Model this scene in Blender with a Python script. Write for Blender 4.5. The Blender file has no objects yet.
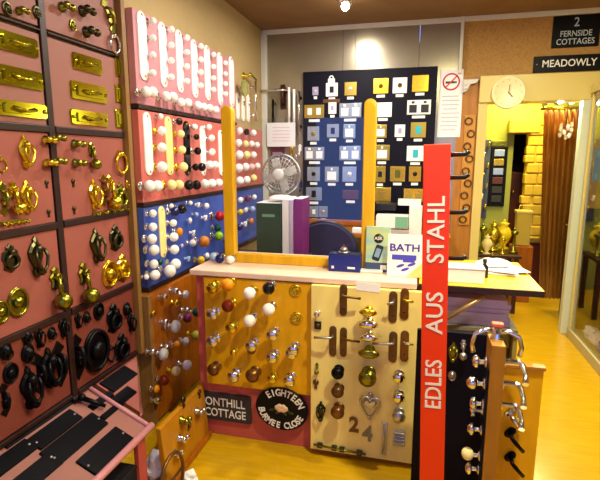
import bpy, bmesh, math, random
from mathutils import Vector, Matrix, Euler
random.seed(7)
S = bpy.context.scene
PI = math.pi

# ------------------------------------------------------------------ camera
FPX, PITCH, YAW, CH = 470.0, math.radians(9.9), math.radians(14.1), 1.5
cd = bpy.data.cameras.new('camera')
cam = bpy.data.objects.new('camera', cd)
S.collection.objects.link(cam)
cd.sensor_width = 36.0
cd.lens = 36.0 * FPX / 600.0
cd.clip_start = 0.05
cam.location = (0, 0, CH)
cam.rotation_euler = (PI / 2 - PITCH, 0, YAW)
S.camera = cam

# ------------------------------------------------------------------ world, exposure
w = bpy.data.worlds.new('world')
S.world = w
w.use_nodes = True
bg = w.node_tree.nodes['Background']
bg.inputs[0].default_value = (0.22, 0.36, 1.0, 1)
bg.inputs[1].default_value = 1.25
vs = S.view_settings
vs.view_transform = 'Standard'
vs.look = 'None'
vs.gamma = 1.0
vs.use_curve_mapping = False
vs.exposure = 0.75
S.cycles.use_denoising = True
S.cycles.max_bounces = 8
S.cycles.sample_clamp_indirect = 6.0

def area(name, loc, size, power, col, rot=(0, 0, 0)):
    l = bpy.data.lights.new(name, 'AREA')
    l.shape = 'DISK'
    l.size = size
    l.energy = power
    l.color = col
    o = bpy.data.objects.new(name, l)
    o.location = loc
    o.rotation_euler = rot
    S.collection.objects.link(o)
    return o

WARM = (1.0, 0.90, 0.55)
NEUT = (1.0, 0.90, 0.80)
LAMPS = [(-0.57, 3.62, 20, NEUT), (0.86, 3.1, 14, WARM), (-0.62, 2.55, 13, NEUT), (0.35, 1.30, 33, WARM),  # first is the visible downlight; the others are added out of view
         (-0.55, 0.75, 4, NEUT), (0.95, 2.0, 24, WARM)]
for i, (x, y, pw, c) in enumerate(LAMPS):
    area('downlight_beam', (x, y, 2.585), 0.10, pw, c)
area('passage_beam', (1.25, 5.2, 2.33), 0.25, 16, (1.0, 0.82, 0.30))
area('passage_beam', (0.95, 5.55, 2.33), 0.25, 17, (1.0, 0.80, 0.22))

area('spotlight_beam', (1.16, 4.60, 1.97), 0.07, 9, (1.0, 0.92, 0.6), (math.radians(-62), 0, math.radians(12)))

# ------------------------------------------------------------------ helpers
def lin(h):
    h = h.lstrip('#')
    out = []
    for i in (0, 2, 4):
        c = int(h[i:i + 2], 16) / 255.0
        out.append(c / 12.92 if c <= 0.04045 else ((c + 0.055) / 1.055) ** 2.4)
    return (*out, 1.0)

MATS = {}
def mat(name, col, rough=0.5, metal=0.0, spec=0.5, var=0.0, scale=20.0, stretch=None, col2=None, bump=0.0, coat=0.0, trans=0.0, alpha=1.0, emit=0.0, ior=1.45):
    if name in MATS:
        return MATS[name]
    m = bpy.data.materials.new(name)
    m.use_nodes = True
    nt = m.node_tree
    b = nt.nodes['Principled BSDF']
    c = lin(col)
    b.inputs['Base Color'].default_value = c
    b.inputs['Roughness'].default_value = rough
    b.inputs['Metallic'].default_value = metal
    b.inputs['IOR'].default_value = ior
    b.inputs['Coat Weight'].default_value = coat
    b.inputs['Transmission Weight'].default_value = trans
    if emit:
        b.inputs['Emission Color'].default_value = c
        b.inputs['Emission Strength'].default_value = emit
    if var or col2 or bump:
        tc = nt.nodes.new('ShaderNodeTexCoord')
        mp = nt.nodes.new('ShaderNodeMapping')
        nt.links.new(tc.outputs['Object'], mp.inputs[0])
        if stretch:
            mp.inputs['Scale'].default_value = stretch
        nz = nt.nodes.new('ShaderNodeTexNoise')
        nz.inputs['Scale'].default_value = scale
        nz.inputs['Detail'].default_value = 4
        nt.links.new(mp.outputs[0], nz.inputs['Vector'])
        rp = nt.nodes.new('ShaderNodeValToRGB')
        c2 = lin(col2) if col2 else tuple(min(1, v * (1 - var)) for v in c[:3]) + (1,)
        rp.color_ramp.elements[0].position = 0.35
        rp.color_ramp.elements[1].position = 0.65
        rp.color_ramp.elements[0].color = c2
        rp.color_ramp.elements[1].color = c
        nt.links.new(nz.outputs['Fac'], rp.inputs[0])
        nt.links.new(rp.outputs[0], b.inputs['Base Color'])
        if bump:
            bp = nt.nodes.new('ShaderNodeBump')
            bp.inputs['Strength'].default_value = bump
            bp.inputs['Distance'].default_value = 0.003
            nt.links.new(nz.outputs['Fac'], bp.inputs['Height'])
            nt.links.new(bp.outputs[0], b.inputs['Normal'])
    MATS[name] = m
    return m

BRASS = mat('brass', '#e6cc3c', 0.2, 1.0)
OLDBRASS = mat('aged brass', '#8c8a34', 0.28, 1.0)
PEWTER = mat('dark antique metal', '#4d4a35', 0.35, 1.0)
CHROME = mat('chrome', '#e6e6ec', 0.12, 1.0)
SATIN = mat('satin steel', '#b9b9be', 0.35, 1.0)
BRONZE = mat('bronze', '#6a4c28', 0.35, 0.7)
BRONZE2 = mat('old copper', '#80582c', 0.3, 0.8)
IRON = mat('black iron', '#05050a', 0.36, 0.0, ior=1.25)
BLACK = mat('black ceramic', '#120c0c', 0.12)
WHITE = mat('white porcelain', '#f4f1f2', 0.1, coat=0.4)
CREAM = mat('cream porcelain', '#eedd98', 0.12, coat=0.3)
AMBER = mat('amber resin', '#e08a10', 0.15)
BROWN = mat('brown ceramic', '#6a1c0a', 0.15)
GLASSK = mat('cut glass', '#e4e4ec', 0.06, trans=0.5, ior=1.5)
REDC = mat('red ceramic', '#b01c24', 0.2)
LIME = mat('lime ceramic', '#8fc01c', 0.2)
GREENC = mat('dark green ceramic', '#0c4a40', 0.2)
ORANGEC = mat('orange ceramic', '#d8862c', 0.2)
YELLOWC = mat('yellow ceramic', '#eccc20', 0.2)
BLUEC = mat('navy ceramic', '#141a5c', 0.2)
PURPLE = mat('purple ceramic', '#6a1c4a', 0.2)
PINK = mat('salmon board paint', '#94504a', 0.55, var=0.08, scale=6)
PINKL = mat('pale pink board paint', '#bc7e8a', 0.5, var=0.05, scale=6)
PINKK = mat('pink counter paint', '#c4574c', 0.5, var=0.08, scale=8)
RED2 = mat('coral board paint', '#c0645e', 0.5, var=0.06, scale=6)
BLUEB = mat('blue board paint', '#3a55b4', 0.5, var=0.12, scale=8)
ORANGEB = mat('varnished orange wood', '#a85c0a', 0.4, var=0.22, scale=5, stretch=(6, 6, 1))
YWOOD = mat('varnished yellow wood', '#e4a80a', 0.35, var=0.14, scale=5, stretch=(5, 5, 1))
PALEW = mat('pale birch board', '#f6e086', 0.45, var=0.08, scale=5, stretch=(5, 5, 1))
POSTW = mat('yellow pine', '#e2ac06', 0.4, var=0.16, scale=4, stretch=(6, 6, 1))
DARKW = mat('dark rack wood', '#2a1416', 0.45, var=0.25, scale=6)
BATTEN = mat('tan batten wood', '#8a6434', 0.5, var=0.2, scale=6, stretch=(6, 6, 1))
MAHOG = mat('mahogany', '#3c1a0c', 0.35, var=0.3, scale=5, stretch=(6, 6, 1))
SLATE = mat('dark slate', '#2c2e34', 0.5, var=0.2, scale=40)
SIGNB = mat('black sign enamel', '#07090f', 0.45, ior=1.25)
SIGNW = mat('white lettering', '#ece9e4', 0.5)
NAVY = mat('navy board paint', '#06071a', 0.5, ior=1.25)
NAVYF = mat('navy fabric', '#0c1048', 0.8, bump=0.2, scale=300)
PLASTW = mat('white plastic', '#f0f0f0', 0.3)
PLASTB = mat('black plastic', '#15151a', 0.35)
GOLDP = mat('gold plate', '#dcb43c', 0.25, 0.9)
PAPER = mat('white paper', '#eeeef2', 0.7)
PAPERL = mat('lilac paper', '#d4c8ee', 0.7, var=0.08)
REDP = mat('red sign paint', '#ee3606', 0.4)
RINGRED = mat('prohibition red', '#c8283c', 0.5)
GREYT = mat('grey printed text', '#8c8c98', 0.7)
GLASS = mat('clear glass', '#f2f8ff', 0.0, trans=1.0, ior=1.45)
BULB = mat('lit lamp', '#fff4e0', 0.3, emit=60.0)
PLATEB = mat('black plate paint', '#04040b', 0.4, ior=1.18)
PINKSHADE = mat('shade darkened pink paint', '#76362e', 0.55, var=0.08, scale=6)  # board pink darkened: dim light low on the rack put into the colour
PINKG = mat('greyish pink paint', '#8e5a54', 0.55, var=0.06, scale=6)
LEANW = mat('tawny wood', '#b87a10', 0.4, var=.18, scale=5, stretch=(5, 5, 1))
LPB = mat('lacquered brass', '#c2bc2c', 0.14, 1.0)
GREYM = mat('grey zinc', '#7c7a70', 0.4, 0.6)

class MB:
    """collects shapes; local frame of a wall fitting: x right, z up, outwards is -y"""
    def __init__(s):
        s.bm = bmesh.new()
    def face(s, vs, smooth=False):
        try:
            f = s.bm.faces.new(vs)
            f.smooth = smooth
            return f
        except ValueError:
            return None
    def box(s, c, d, bev=0.0, rot=None):
        r = bmesh.ops.create_cube(s.bm, size=1.0)
        vs_ = r['verts']
        M = Matrix.Translation(c) @ (rot.to_4x4() if rot else Matrix()) @ Matrix.Diagonal((*d, 1))
        bmesh.ops.transform(s.bm, matrix=M, verts=vs_)
        if bev:
            es = list({e for v in vs_ for e in v.link_edges})
            bmesh.ops.bevel(s.bm, geom=es, offset=bev, segments=2, affect='EDGES', profile=0.5)
        return s
    def span(s, a, b, bev=0.0):
        return s.box([(a[i] + b[i]) / 2 for i in range(3)], [abs(b[i] - a[i]) for i in range(3)], bev)
    def lathe(s, prof, c=(0, 0, 0), ax='-y', seg=14, sx=1.0, sz=1.0):
        rings = []
        for r, d in prof:
            ring = []
            n = 1 if r <= 1e-6 else seg
            for k in range(n):
                a = 2 * PI * k / seg
                u, v = r * math.cos(a) * sx, r * math.sin(a) * sz
                p = {'-y': (u, -d, v), 'z': (u, v, d), 'x': (d, u, v), '-x': (-d, u, v)}[ax]
                ring.append(s.bm.verts.new([c[i] + p[i] for i in range(3)]))
            rings.append(ring)
        for a, b in zip(rings, rings[1:]):
            if len(a) == 1 and len(b) == 1:
                continue
            for k in range(seg):
                k2 = (k + 1) % seg
                if len(a) == 1:
                    s.face([a[0], b[k], b[k2]], True)
                elif len(b) == 1:
                    s.face([a[k], b[0], a[k2]], True)
                else:
                    s.face([a[k], b[k], b[k2], a[k2]], True)
        for ring in (rings[0], rings[-1]):
            if len(ring) > 2:
                s.face(ring)
        return s
    def ball(s, c, r, n=8, seg=14, sc=(1, 1, 1)):
        pr = [(r * math.sin(PI * k / n), -r * math.cos(PI * k / n)) for k in range(n + 1)]
        v0 = len(s.bm.verts)
        s.lathe(pr, (0, 0, 0), 'z', seg)
        s.bm.verts.ensure_lookup_table()
        for v in s.bm.verts[v0:]:
            v.co = Vector([v.co[i] * sc[i] + c[i] for i in range(3)])
        return s
    def tube(s, pts, r, seg=8, closed=False):
        pts = [Vector(p) for p in pts]
        n = len(pts)
        rs = r if isinstance(r, (list, tuple)) else [r] * n
        rings = []
        up = None
        for i, p in enumerate(pts):
            if closed:
                t = pts[(i + 1) % n] - pts[i - 1]
            else:
                t = pts[min(i + 1, n - 1)] - pts[max(i - 1, 0)]
            t.normalize()
            if up is None:
                up = t.orthogonal().normalized()
            up = (up - t * up.dot(t))
            up = up.normalized() if up.length > 1e-6 else t.orthogonal().normalized()
            sd = t.cross(up)
            rings.append([s.bm.verts.new(p + (up * math.cos(2 * PI * k / seg) + sd * math.sin(2 * PI * k / seg)) * rs[i]) for k in range(seg)])
        prs = list(zip(rings, rings[1:])) + ([(rings[-1], rings[0])] if closed else [])
        for a, b in prs:
            for k in range(seg):
                s.face([a[k], a[(k + 1) % seg], b[(k + 1) % seg], b[k]], True)
        if not closed:
            s.face(rings[0])
            s.face(rings[-1])
        return s
    def torus(s, R, r, c=(0, 0, 0), seg=20, sx=1.0, sz=1.0, lean=0.0):
        pts = []
        for k in range(seg):
            a = 2 * PI * k / seg
            x, z = R * math.cos(a) * sx, R * math.sin(a) * sz
            pts.append((c[0] + x, c[1] - lean * (R * sz - z), c[2] + z))
        return s.tube(pts, r, 8, True)
    def prism(s, out, d0, d1, bev=0.0):
        """outline (x,z) pushed outwards from depth d0 to d1, front edge chamfered"""
        n = len(out)
        cx = sum(p[0] for p in out) / n
        cz = sum(p[1] for p in out) / n
        def ring(d, k):
            return [s.bm.verts.new((cx + (x - cx) * k, -d, cz + (z - cz) * k)) for x, z in out]
        ext = max(max(abs(p[0] - cx) for p in out), 1e-6)
        rs = [ring(d0, 1)]
        if bev:
            rs += [ring(d1 - bev, 1), ring(d1, 1 - bev / ext)]
        else:
            rs += [ring(d1, 1)]
        for a, b in zip(rs, rs[1:]):
            for k in range(n):
                s.face([a[k], a[(k + 1) % n], b[(k + 1) % n], b[k]])
        s.face(rs[0])
        s.face(rs[-1])
        return s
    def mesh(s, name, m):
        bmesh.ops.recalc_face_normals(s.bm, faces=s.bm.faces)
        me = bpy.data.meshes.new(name)
        s.bm.to_mesh(me)
        s.bm.free()
        me.materials.append(m)
        return me
    def build(s, name, m, parent=None, label=None):
        o = bpy.data.objects.new(name, s.mesh(name, m))
        S.collection.objects.link(o)
        if parent:
            o.parent = parent
        if label:
            o['label'] = label
        return o

def stadium(w, h, n=6):
    r = w / 2
    out = []
    for k in range(n + 1):
        a = PI * k / n
        out.append((r * math.cos(a), h / 2 - r + r * math.sin(a)))
    for k in range(n + 1):
        a = PI + PI * k / n
        out.append((r * math.cos(a), -h / 2 + r + r * math.sin(a)))
    return out

def rrect(w, h, r=0.01, n=3):
    out = []
    for cx, cz, a0 in ((w / 2 - r, h / 2 - r, 0), (-w / 2 + r, h / 2 - r, PI / 2), (-w / 2 + r, -h / 2 + r, PI), (w / 2 - r, -h / 2 + r, 1.5 * PI)):
        for k in range(n + 1):
            a = a0 + PI / 2 * k / n
            out.append((cx + r * math.cos(a), cz + r * math.sin(a)))
    return out

def ellipse(w, h, n=28):
    return [(w / 2 * math.cos(2 * PI * k / n), h / 2 * math.sin(2 * PI * k / n)) for k in range(n)]

def mirror(pts):
    """right-hand half of an outline, top to bottom, completed by its mirror image"""
    return pts + [(-x, z) for x, z in reversed(pts) if abs(x) > 1e-6]

# camera ray through a photograph pixel, met with a plane of the room
_Rt = Vector((math.cos(YAW), math.sin(YAW), 0))
_Fw = Vector((-math.sin(YAW) * math.cos(PITCH), math.cos(YAW) * math.cos(PITCH), -math.sin(PITCH)))
_Up = _Rt.cross(_Fw)
EYE = Vector((0, 0, CH))
def ray(px, py):
    return _Fw + _Rt * ((px - 300) / FPX) + _Up * ((240 - py) / FPX)
def at(px, py, axis, val):
    d = ray(px, py)
    return EYE + d * ((val - EYE[axis]) / d[axis])
def at_plane(px, py, p0, n):
    d = ray(px, py)
    n = Vector(n)
    return EYE + d * ((Vector(p0) - EYE).dot(n) / d.dot(n))
def pxm(p, n=1.0):
    return n * (Vector(p) - EYE).dot(_Fw) / FPX

LABELS = {}
def tag(o, label, cat, group=None, kind=None):
    if label:
        o['label'] = label
        LABELS.setdefault(label, []).append(o.name)
    if cat:
        o['category'] = cat
    if group:
        o['group'] = group
    if kind:
        o['kind'] = kind
    return o
def thing(name, label, cat, loc=(0, 0, 0), rz=0.0, group=None, rot=None, s=1.0):
    o = bpy.data.objects.new(name, None)
    o.empty_display_size = 0.05
    S.collection.objects.link(o)
    o.location = loc
    o.rotation_euler = rot if rot else (0, 0, rz)
    o.scale = (s, s, s)
    return tag(o, label, cat, group)
def single(name, me, label, cat, loc=(0, 0, 0), rz=0.0, group=None, rot=None, s=1.0):
    o = bpy.data.objects.new(name, me)
    S.collection.objects.link(o)
    o.location = loc
    o.rotation_euler = rot if rot else (0, 0, rz)
    o.scale = (s, s, s) if not isinstance(s, tuple) else s
    return tag(o, label, cat, group)
def part(name, me, parent, label=None):
    o = bpy.data.objects.new(name, me)
    S.collection.objects.link(o)
    o.parent = parent
    if label:
        o['label'] = label
    return o
def struct(name, mb, m):
    o = mb.build(name, m)
    o['kind'] = 'structure'
    return o
CACHE = {}
def cached(key, fn):
    if key not in CACHE:
        CACHE[key] = fn()
    return CACHE[key]

# lettering as flat raised shapes, cut from the built-in typeface
def text_into(mb, string, x, z, size, d, ang=0.0, xs=1.0, bold=0.0, align='CENTER', th=0.0008):
    cu = bpy.data.curves.new('glyphs', 'FONT')
    cu.body = string
    cu.size = size
    cu.align_x = align
    cu.align_y = 'CENTER'
    cu.extrude = th
    cu.offset = bold * size
    cu.resolution_u = 3
    o = bpy.data.objects.new('glyphs', cu)
    S.collection.objects.link(o)
    dg = bpy.context.evaluated_depsgraph_get()
    me = bpy.data.meshes.new_from_object(o.evaluated_get(dg))
    ca, sa = math.cos(ang), math.sin(ang)
    nv = []
    for v in me.vertices:
        u, t = v.co.x * xs, v.co.y
        nv.append(mb.bm.verts.new((x + u * ca - t * sa, -d - v.co.z, z + u * sa + t * ca)))
    for p in me.polygons:
        mb.face([nv[i] for i in p.vertices])
    bpy.data.objects.remove(o)
    bpy.data.meshes.remove(me)
    bpy.data.curves.remove(cu)
    return mb

ORD = ['', 'first', 'second', 'third', 'fourth', 'fifth', 'sixth', 'seventh', 'eighth', 'ninth', 'tenth', 'eleventh', 'twelfth']
# ------------------------------------------------------------------ the room
LW, CEIL, BW = -1.455, 2.65, 4.36
FLOORM = mat('yellow laminate floor', '#c69a10', 0.22, var=0.16, scale=3, stretch=(2, 14, 1), coat=0.2)
TANW = mat('tan wall paper', '#b09a6a', 0.7, var=0.05)
HESS = mat('hessian wall covering', '#b48a4c', 0.8, var=0.25, scale=90, bump=0.3)
CEILM = mat('brown ceiling boards', '#8a6a40', 0.6, var=0.15, scale=5)
SILVER = mat('silver wall panelling', '#a8a08a', 0.22, 0.6, var=0.12, scale=2.5)
IVORY = mat('ivory gloss paint', '#d4c070', 0.35)
PALEG = mat('pale green wall paint', '#959c48', 0.6, var=0.06, scale=4)
STEELT = mat('white painted trim', '#cfd0c8', 0.35)

struct('floor', MB().span((LW - .15, -1.7, -.1), (2.6, 7.0, 0)), FLOORM)
struct('ceiling', MB().span((LW - .15, -1.7, CEIL), (2.0, BW + .12, CEIL + .1)), CEILM)
struct('wall_left', MB().span((LW - .15, -1.7, 0), (LW, BW + .12, CEIL)), TANW)
struct('wall_right', MB().span((1.85, -1.7, 0), (2.0, BW + .12, CEIL)), TANW)
# back wall: silver panelling with narrow gaps, then hessian round the doorway
for n, (x0, x1) in enumerate(((LW, -0.703), (-0.699, -.593), (-.589, -.045), (-.041, .292))):
    struct('wall_back' if n == 0 else 'wall_back_%s' % ('', 'narrow', 'middle', 'end')[n], MB().span((x0, BW, 0), (x1, BW + .12, CEIL)), SILVER)
struct('wall_back_upper', MB().span((.292, BW, 2.17), (2.0, BW + .12, CEIL)), HESS)
ORW = mat('orange pine facing', '#b4762a', 0.5, var=0.25, scale=5, stretch=(6, 6, 1))
struct('wall_back_side', MB().span((.292, BW, 0), (.46, BW + .12, 2.17)), ORW)
struct('wall_back_far', MB().span((1.38, BW, 0), (2.0, BW + .12, 2.17)), TANW)
struct('trim_1', MB().span((.46, BW - .05, 1.955), (1.38, BW + .14, 2.17), .004), IVORY)
struct('trim_2', MB().span((.46, BW - .03, 0), (.535, BW + .14, 1.955), .004), IVORY)
struct('trim_3', MB().span((1.245, BW - .05, 0), (1.38, BW + .03, 1.955), .004), mat('grey green gloss paint', '#c8ccb0', 0.35))
struct('trim_4', MB().span((.285, BW - .035, 2.2), (.31, BW, CEIL), .004), STEELT)
struct('trim_5', MB().span((LW, BW - .025, CEIL - .04), (2.0, BW, CEIL), .006), STEELT)
struct('trim_6', MB().span((LW, BW - .05, .9), (LW + .05, BW, CEIL - .04), .006), STEELT)
# shop front behind the viewpoint: two windows of daylight around a door
fw = MB()
fw.span((LW - .15, -1.7, 0), (-1.4, -1.6, CEIL)).span((-1.4, -1.7, 2.25), (1.85, -1.6, CEIL)).span((-.55, -1.7, 0), (-.1, -1.6, 2.25))
fw.span((1.6, -1.7, 0), (2.0, -1.6, CEIL)).span((-.1, -1.7, 0), (1.6, -1.6, .7)).span((-1.4, -1.7, 0), (-.55, -1.6, .62))
struct('wall_front', fw, TANW)
# passage beyond the doorway
struct('ceiling_passage', MB().span((-.4, BW + .12, 2.4), (2.6, 7.0, 2.5)), TANW)
struct('wall_passage_left', MB().span((-.4, BW + .12, 0), (-.3, 7, 2.4)), PALEG)
struct('wall_passage_right', MB().span((2.4, BW + .12, 0), (2.5, 7, 2.4)), PALEG)
PB = 5.9
d0 = at(509.5, 200, 1, PB); d1 = at(527, 200, 1, PB); dt = at(520, 134, 1, PB).z
struct('wall_passage_back', MB().span((-.3, PB, 0), (d0.x, PB + .1, 2.4)).span((d1.x, PB, 0), (2.4, PB + .1, 2.4)).span((d0.x, PB, dt), (d1.x, PB + .1, 2.4)), PALEG)
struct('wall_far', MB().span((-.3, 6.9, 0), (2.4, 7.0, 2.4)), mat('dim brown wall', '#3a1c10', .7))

# pillar and arch of yellow stone beside the inner opening
STONE = mat('yellow stone', '#dcb83a', 0.7, var=0.2, scale=8, bump=0.6)
MORT = mat('stone joints', '#a8842a', 0.8)
def stone_pillar():
    a = at(527, 150, 1, 5.75); b = at(548, 150, 1, 5.75)
    x0, x1 = a.x, b.x
    t = thing('stone_pillar', 'rough yellow stone pillar beside the dark opening past the doorway', 'pillar', ((x0 + x1) / 2, 5.82, 0))
    wd = x1 - x0
    mb = MB()
    z = 0
    r = 0
    ztop = at(534, 119, 1, 5.75).z
    while z < ztop - .06:
        h = random.uniform(.09, .13)
        h = min(h, ztop - z)
        sp = random.uniform(.35, .65) if r % 2 else random.uniform(.4, .6)
        for u0, u1 in ((0, sp), (sp, 1)):
            jit = random.uniform(-.02, .02)
            mb.box((-wd / 2 + wd * (u0 + u1) / 2 + (jit if u0 == 0 else 0), random.uniform(-.008, .008), z + h / 2), (wd * (u1 - u0) - .006, .13, h - .008), .012)
        z += h
        r += 1
    mb.box((0, .01, ztop / 2), (wd - .02, .11, ztop - .02))
    part('stonework', mb.mesh('stonework', STONE), t)
    l0 = at(509, 133, 1, 5.75); l1 = at(541, 119, 1, 5.75)
    part('lintel_stone', MB().span((l0.x - t.location.x, -.085, l0.z), (l1.x - t.location.x, .06, l1.z), .01).mesh('lintel_stone', STONE), t)
stone_pillar()

# downlights (the housings of the lamps set at the top; all but the first added, unseen)
for i, (x, y, pw, c) in enumerate(LAMPS):
    t = thing('ceiling_downlight', ('round lit spotlight on the brown ceiling above the navy socket board',
        'added unseen ceiling spotlight in front of the doorway', 'added unseen ceiling spotlight above the left end of the counter', 'added unseen ceiling spotlight above the red sign',
        'added unseen ceiling spotlight above the brass rack', 'added unseen ceiling spotlight over the yellow aisle')[i], 'ceiling light', (x, y, CEIL), 0, 'ceiling spotlights')
    part('housing', MB().lathe([(.0, 0), (.055, 0), (.06, -.03), (.045, -.05), (.0, -.05)], ax='z', seg=20).mesh('housing', CHROME), t)
    if i == 0:
        part('lamp', MB().ball((0, 0, -.066), .03).mesh('lamp', BULB), t)
    else:
        part('lamp', MB().lathe([(0, -.05), (.03, -.05), (.025, -.056), (0, -.06)], ax='z', seg=14).mesh('lamp', BULB), t)

# ------------------------------------------------------------------ display rack on the left wall
RB = LW + .02                                   # face of the rack's boards
yP = at(61, 240, 0, RB).y
yE = at(128, 200, 0, RB).y
rack = thing('display_rack', 'dark wooden framework on the left wall holding pink hardware boards', 'display rack', (LW, yP, 0))
ZR = [2.40, 1.982, 1.612, 1.228, .845, .47]
def rk(name, a, b, m):
    part(name, MB().span((a[0] - LW, a[1] - yP, a[2]), (b[0] - LW, b[1] - yP, b[2]), .003).mesh(name, m), rack)
rk('post', (LW + .005, yP - .017, .46), (LW + .027, yP + .015, 2.42), DARKW)
rk('post', (LW + .005, yE - .006, .46), (LW + .05, yE + .026, 2.42), BATTEN)
for z, h in zip(ZR, (.02, .008, .028, .028, .028, .02)):
    rk('rail', (LW + .004, .95, z - h / 2), (LW + .029, yP - .019, z + h / 2), DARKW)
    rk('rail', (LW + .004, yP + .019, z - h / 2), (LW + .029, yE - .008, z + h / 2), DARKW)
RN = ['topmost', 'second', 'middle', 'fourth', 'lowest']
BITEMS = ['dark brass fittings', 'brass letter plates', 'bright brass knockers', 'aged brass knockers', 'black iron fittings']
for r in range(5):
    for c in range(2):
        y0, y1 = ((.96, yP - .019), (yP + .019, yE - .008))[c]
        z1, z0 = ZR[r] - .0145, ZR[r + 1] + .0145
        single('display_board', MB().box((0, 0, 0), (.018, y1 - y0 - .004, z1 - z0), .002).mesh('display_board', (PINKG, PINKG, PINK, PINK, PINKSHADE)[r]),
               f'pink board of {BITEMS[r]} in the {"nearer" if c == 0 else "farther"} column of the dark rack', 'display board', (LW + .011, (y0 + y1) / 2, (z0 + z1) / 2), 0, 'pink boards of the dark rack')

# ------------------------------------------------------------------ boards of knobs further along
WB = LW + .045
KB = []
yW0 = at(135, 60, 0, WB).y
for key, z0, z1, m, lab in (('porcelain', 1.775, 2.235, PINKL, 'pale pink board of white finger plates, uppermost beyond the rack'), ('mixed', 1.265, 1.745, RED2, 'coral pink board of white, cream and black porcelain beyond the rack'),
                       ('blue', .80, 1.238, BLUEB, 'blue painted board of novelty drawer knobs beside the counter')):
    t = thing('knob_display_board', lab, 'display board', (LW, yW0, 0), 0, 'boards of knobs beyond the rack')
    yW1 = 3.56 if key == 'porcelain' else 4.2
    part('panel', MB().span((.004, 0, z0), (.045, yW1 - yW0, z1), .003).mesh('panel', m), t)
    part('bottom_rail', MB().span((.004, 0, z0 - .024), (.052, yW1 - yW0, z0 - .001), .003).mesh('bottom_rail', DARKW), t)
OB = LW + .075
yO0 = max(at(139, 340, 0, OB).y, yE + .068)
t = thing('knob_display_board', 'orange varnished wood board of glass and chrome knobs below the blue board', 'display board', (LW, yO0, 0), 0, 'boards of knobs beyond the rack')
part('panel', MB().span((.004, 0, .03), (.075, 3.3 - yO0, .772), .003).mesh('panel', ORANGEB), t)
part('edge_strip', MB().span((.004, -.035, .03), (.082, -.001, .772), .003).mesh('edge_strip', BATTEN), t)

# ------------------------------------------------------------------ counter
CY = 2.19
CT = .932
counter = thing('shop_counter', 'long shop counter with salmon pink front under a pale worktop', 'counter', (0, CY, 0))
part('carcass', MB().span((-1.11, .02, 0), (.0, .40, CT - .032)).mesh('carcass', PINKK), counter)
part('front_panel', MB().span((-1.112, .0, .0), (.0, .02, CT - .032), .002).mesh('front_panel', PINKK), counter)
WTOP = mat('pale pinkish laminate', '#e2c4b4', 0.3, var=0.04)
single('counter_worktop', MB().span((-1.135, CY - .03, CT - .031), (.012, 2.68, CT), .006).mesh('counter_worktop', WTOP), 'pale laminate worktop along the counter carrying the pine framed glass screen', 'worktop')
# yellow board of knobs screwed to the counter
a = at(203, 270, 1, CY - .02); b = at(311, 395, 1, CY - .02)
yb = thing('counter_display_board', 'yellow varnished wood board of knobs on the counter front', 'display board', (0, CY, 0))
part('panel', MB().span((a.x, -.02, .305), (b.x, -.0005, .895), .003).mesh('panel', YWOOD), yb)
a2 = at(311, 300, 1, CY - .05); b2 = at(417, 455, 1, CY - .05)
pb = thing('counter_display_board', 'pale birch board of lever handles and numerals on the counter front', 'display board', (0, CY, 0))
part('panel', MB().span((a2.x, -.05, .03), (b2.x, -.021, .898), .003).mesh('panel', PALEW), pb)
part('frame_batten', MB().span((a2.x + .01, -.021, .04), (b2.x, -.0005, .08)).mesh('frame_batten', PALEW), pb)
part('frame_batten', MB().span((a2.x + .01, -.021, .84), (b2.x, -.0005, .88)).mesh('frame_batten', PALEW), pb)
# folding end of the counter with open shelves
et = thing('end_shelf_unit', 'open shelf unit with a yellow wooden top at the end of the counter', 'shelf unit', (0, CY, 0))
part('top', MB().span((.02, -.02, CT - .028), (.55, .56, CT), .004).mesh('top', mat('yellow shelf wood', '#d8a818', 0.35, var=.1)), et)
part('front_edge', MB().span((.02, -.028, CT - .03), (.55, -.02, CT - .002), .002).mesh('front_edge', DARKW), et)
part('shelf', MB().span((.02, .04, .70), (.47, .5, .72), .002).mesh('shelf', mat('grey board', '#7a7468', .5)), et)
part('side_panel', MB().span((.002, .04, 0), (.019, .5, CT - .033), .002).mesh('side_panel', DARKW), et)
part('side_panel', MB().span((.455, .06, 0), (.475, .5, .70), .002).mesh('side_panel', mat('olive board', '#9a8a4a', .5)), et)
part('back_panel', MB().span((.02, .505, 0), (.475, .515, CT - .031)).mesh('back_panel', MAHOG), et)
p0 = at(444, 320, 1, CY); p1 = at(486, 293, 1, CY)
part('bracket', MB().tube([(p0.x, .0, p0.z), (p1.x, .0, p1.z - .012)], .011).mesh('bracket', mat('tan steel', '#b0926a', .4, .5)), et)

# ------------------------------------------------------------------ pine framed glass screen on the counter
GY = 2.40
xl, xr = at(229.5, 180, 1, GY).x, at(369, 180, 1, GY).x
sc = thing('glass_screen', 'clear glass screen between two round topped yellow pine posts on the counter', 'screen', (0, GY, CT))
zt = at(229, 106, 1, GY).z - CT
for xx, h in ((xl, zt), (xr, at(369, 99, 1, GY).z - CT)):
    out = [(-.03, 0.0), (.03, 0.0)] + [(.03 * math.cos(PI * k / 8), h - .03 + .03 * math.sin(PI * k / 8)) for k in range(9)]
    o = part('post', MB().prism(out, -.025, .025, .004).mesh('post', POSTW), sc)
    o.location = (xx, 0, 0)
part('bottom_rail', MB().span((xl + .031, -.024, .0), (xr - .031, .024, .05), .004).mesh('bottom_rail', POSTW), sc)
part('pane', MB().span((xl + .028, -.003, .048), (xr - .028, .003, zt - .07)).mesh('pane', GLASS), sc)

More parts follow.
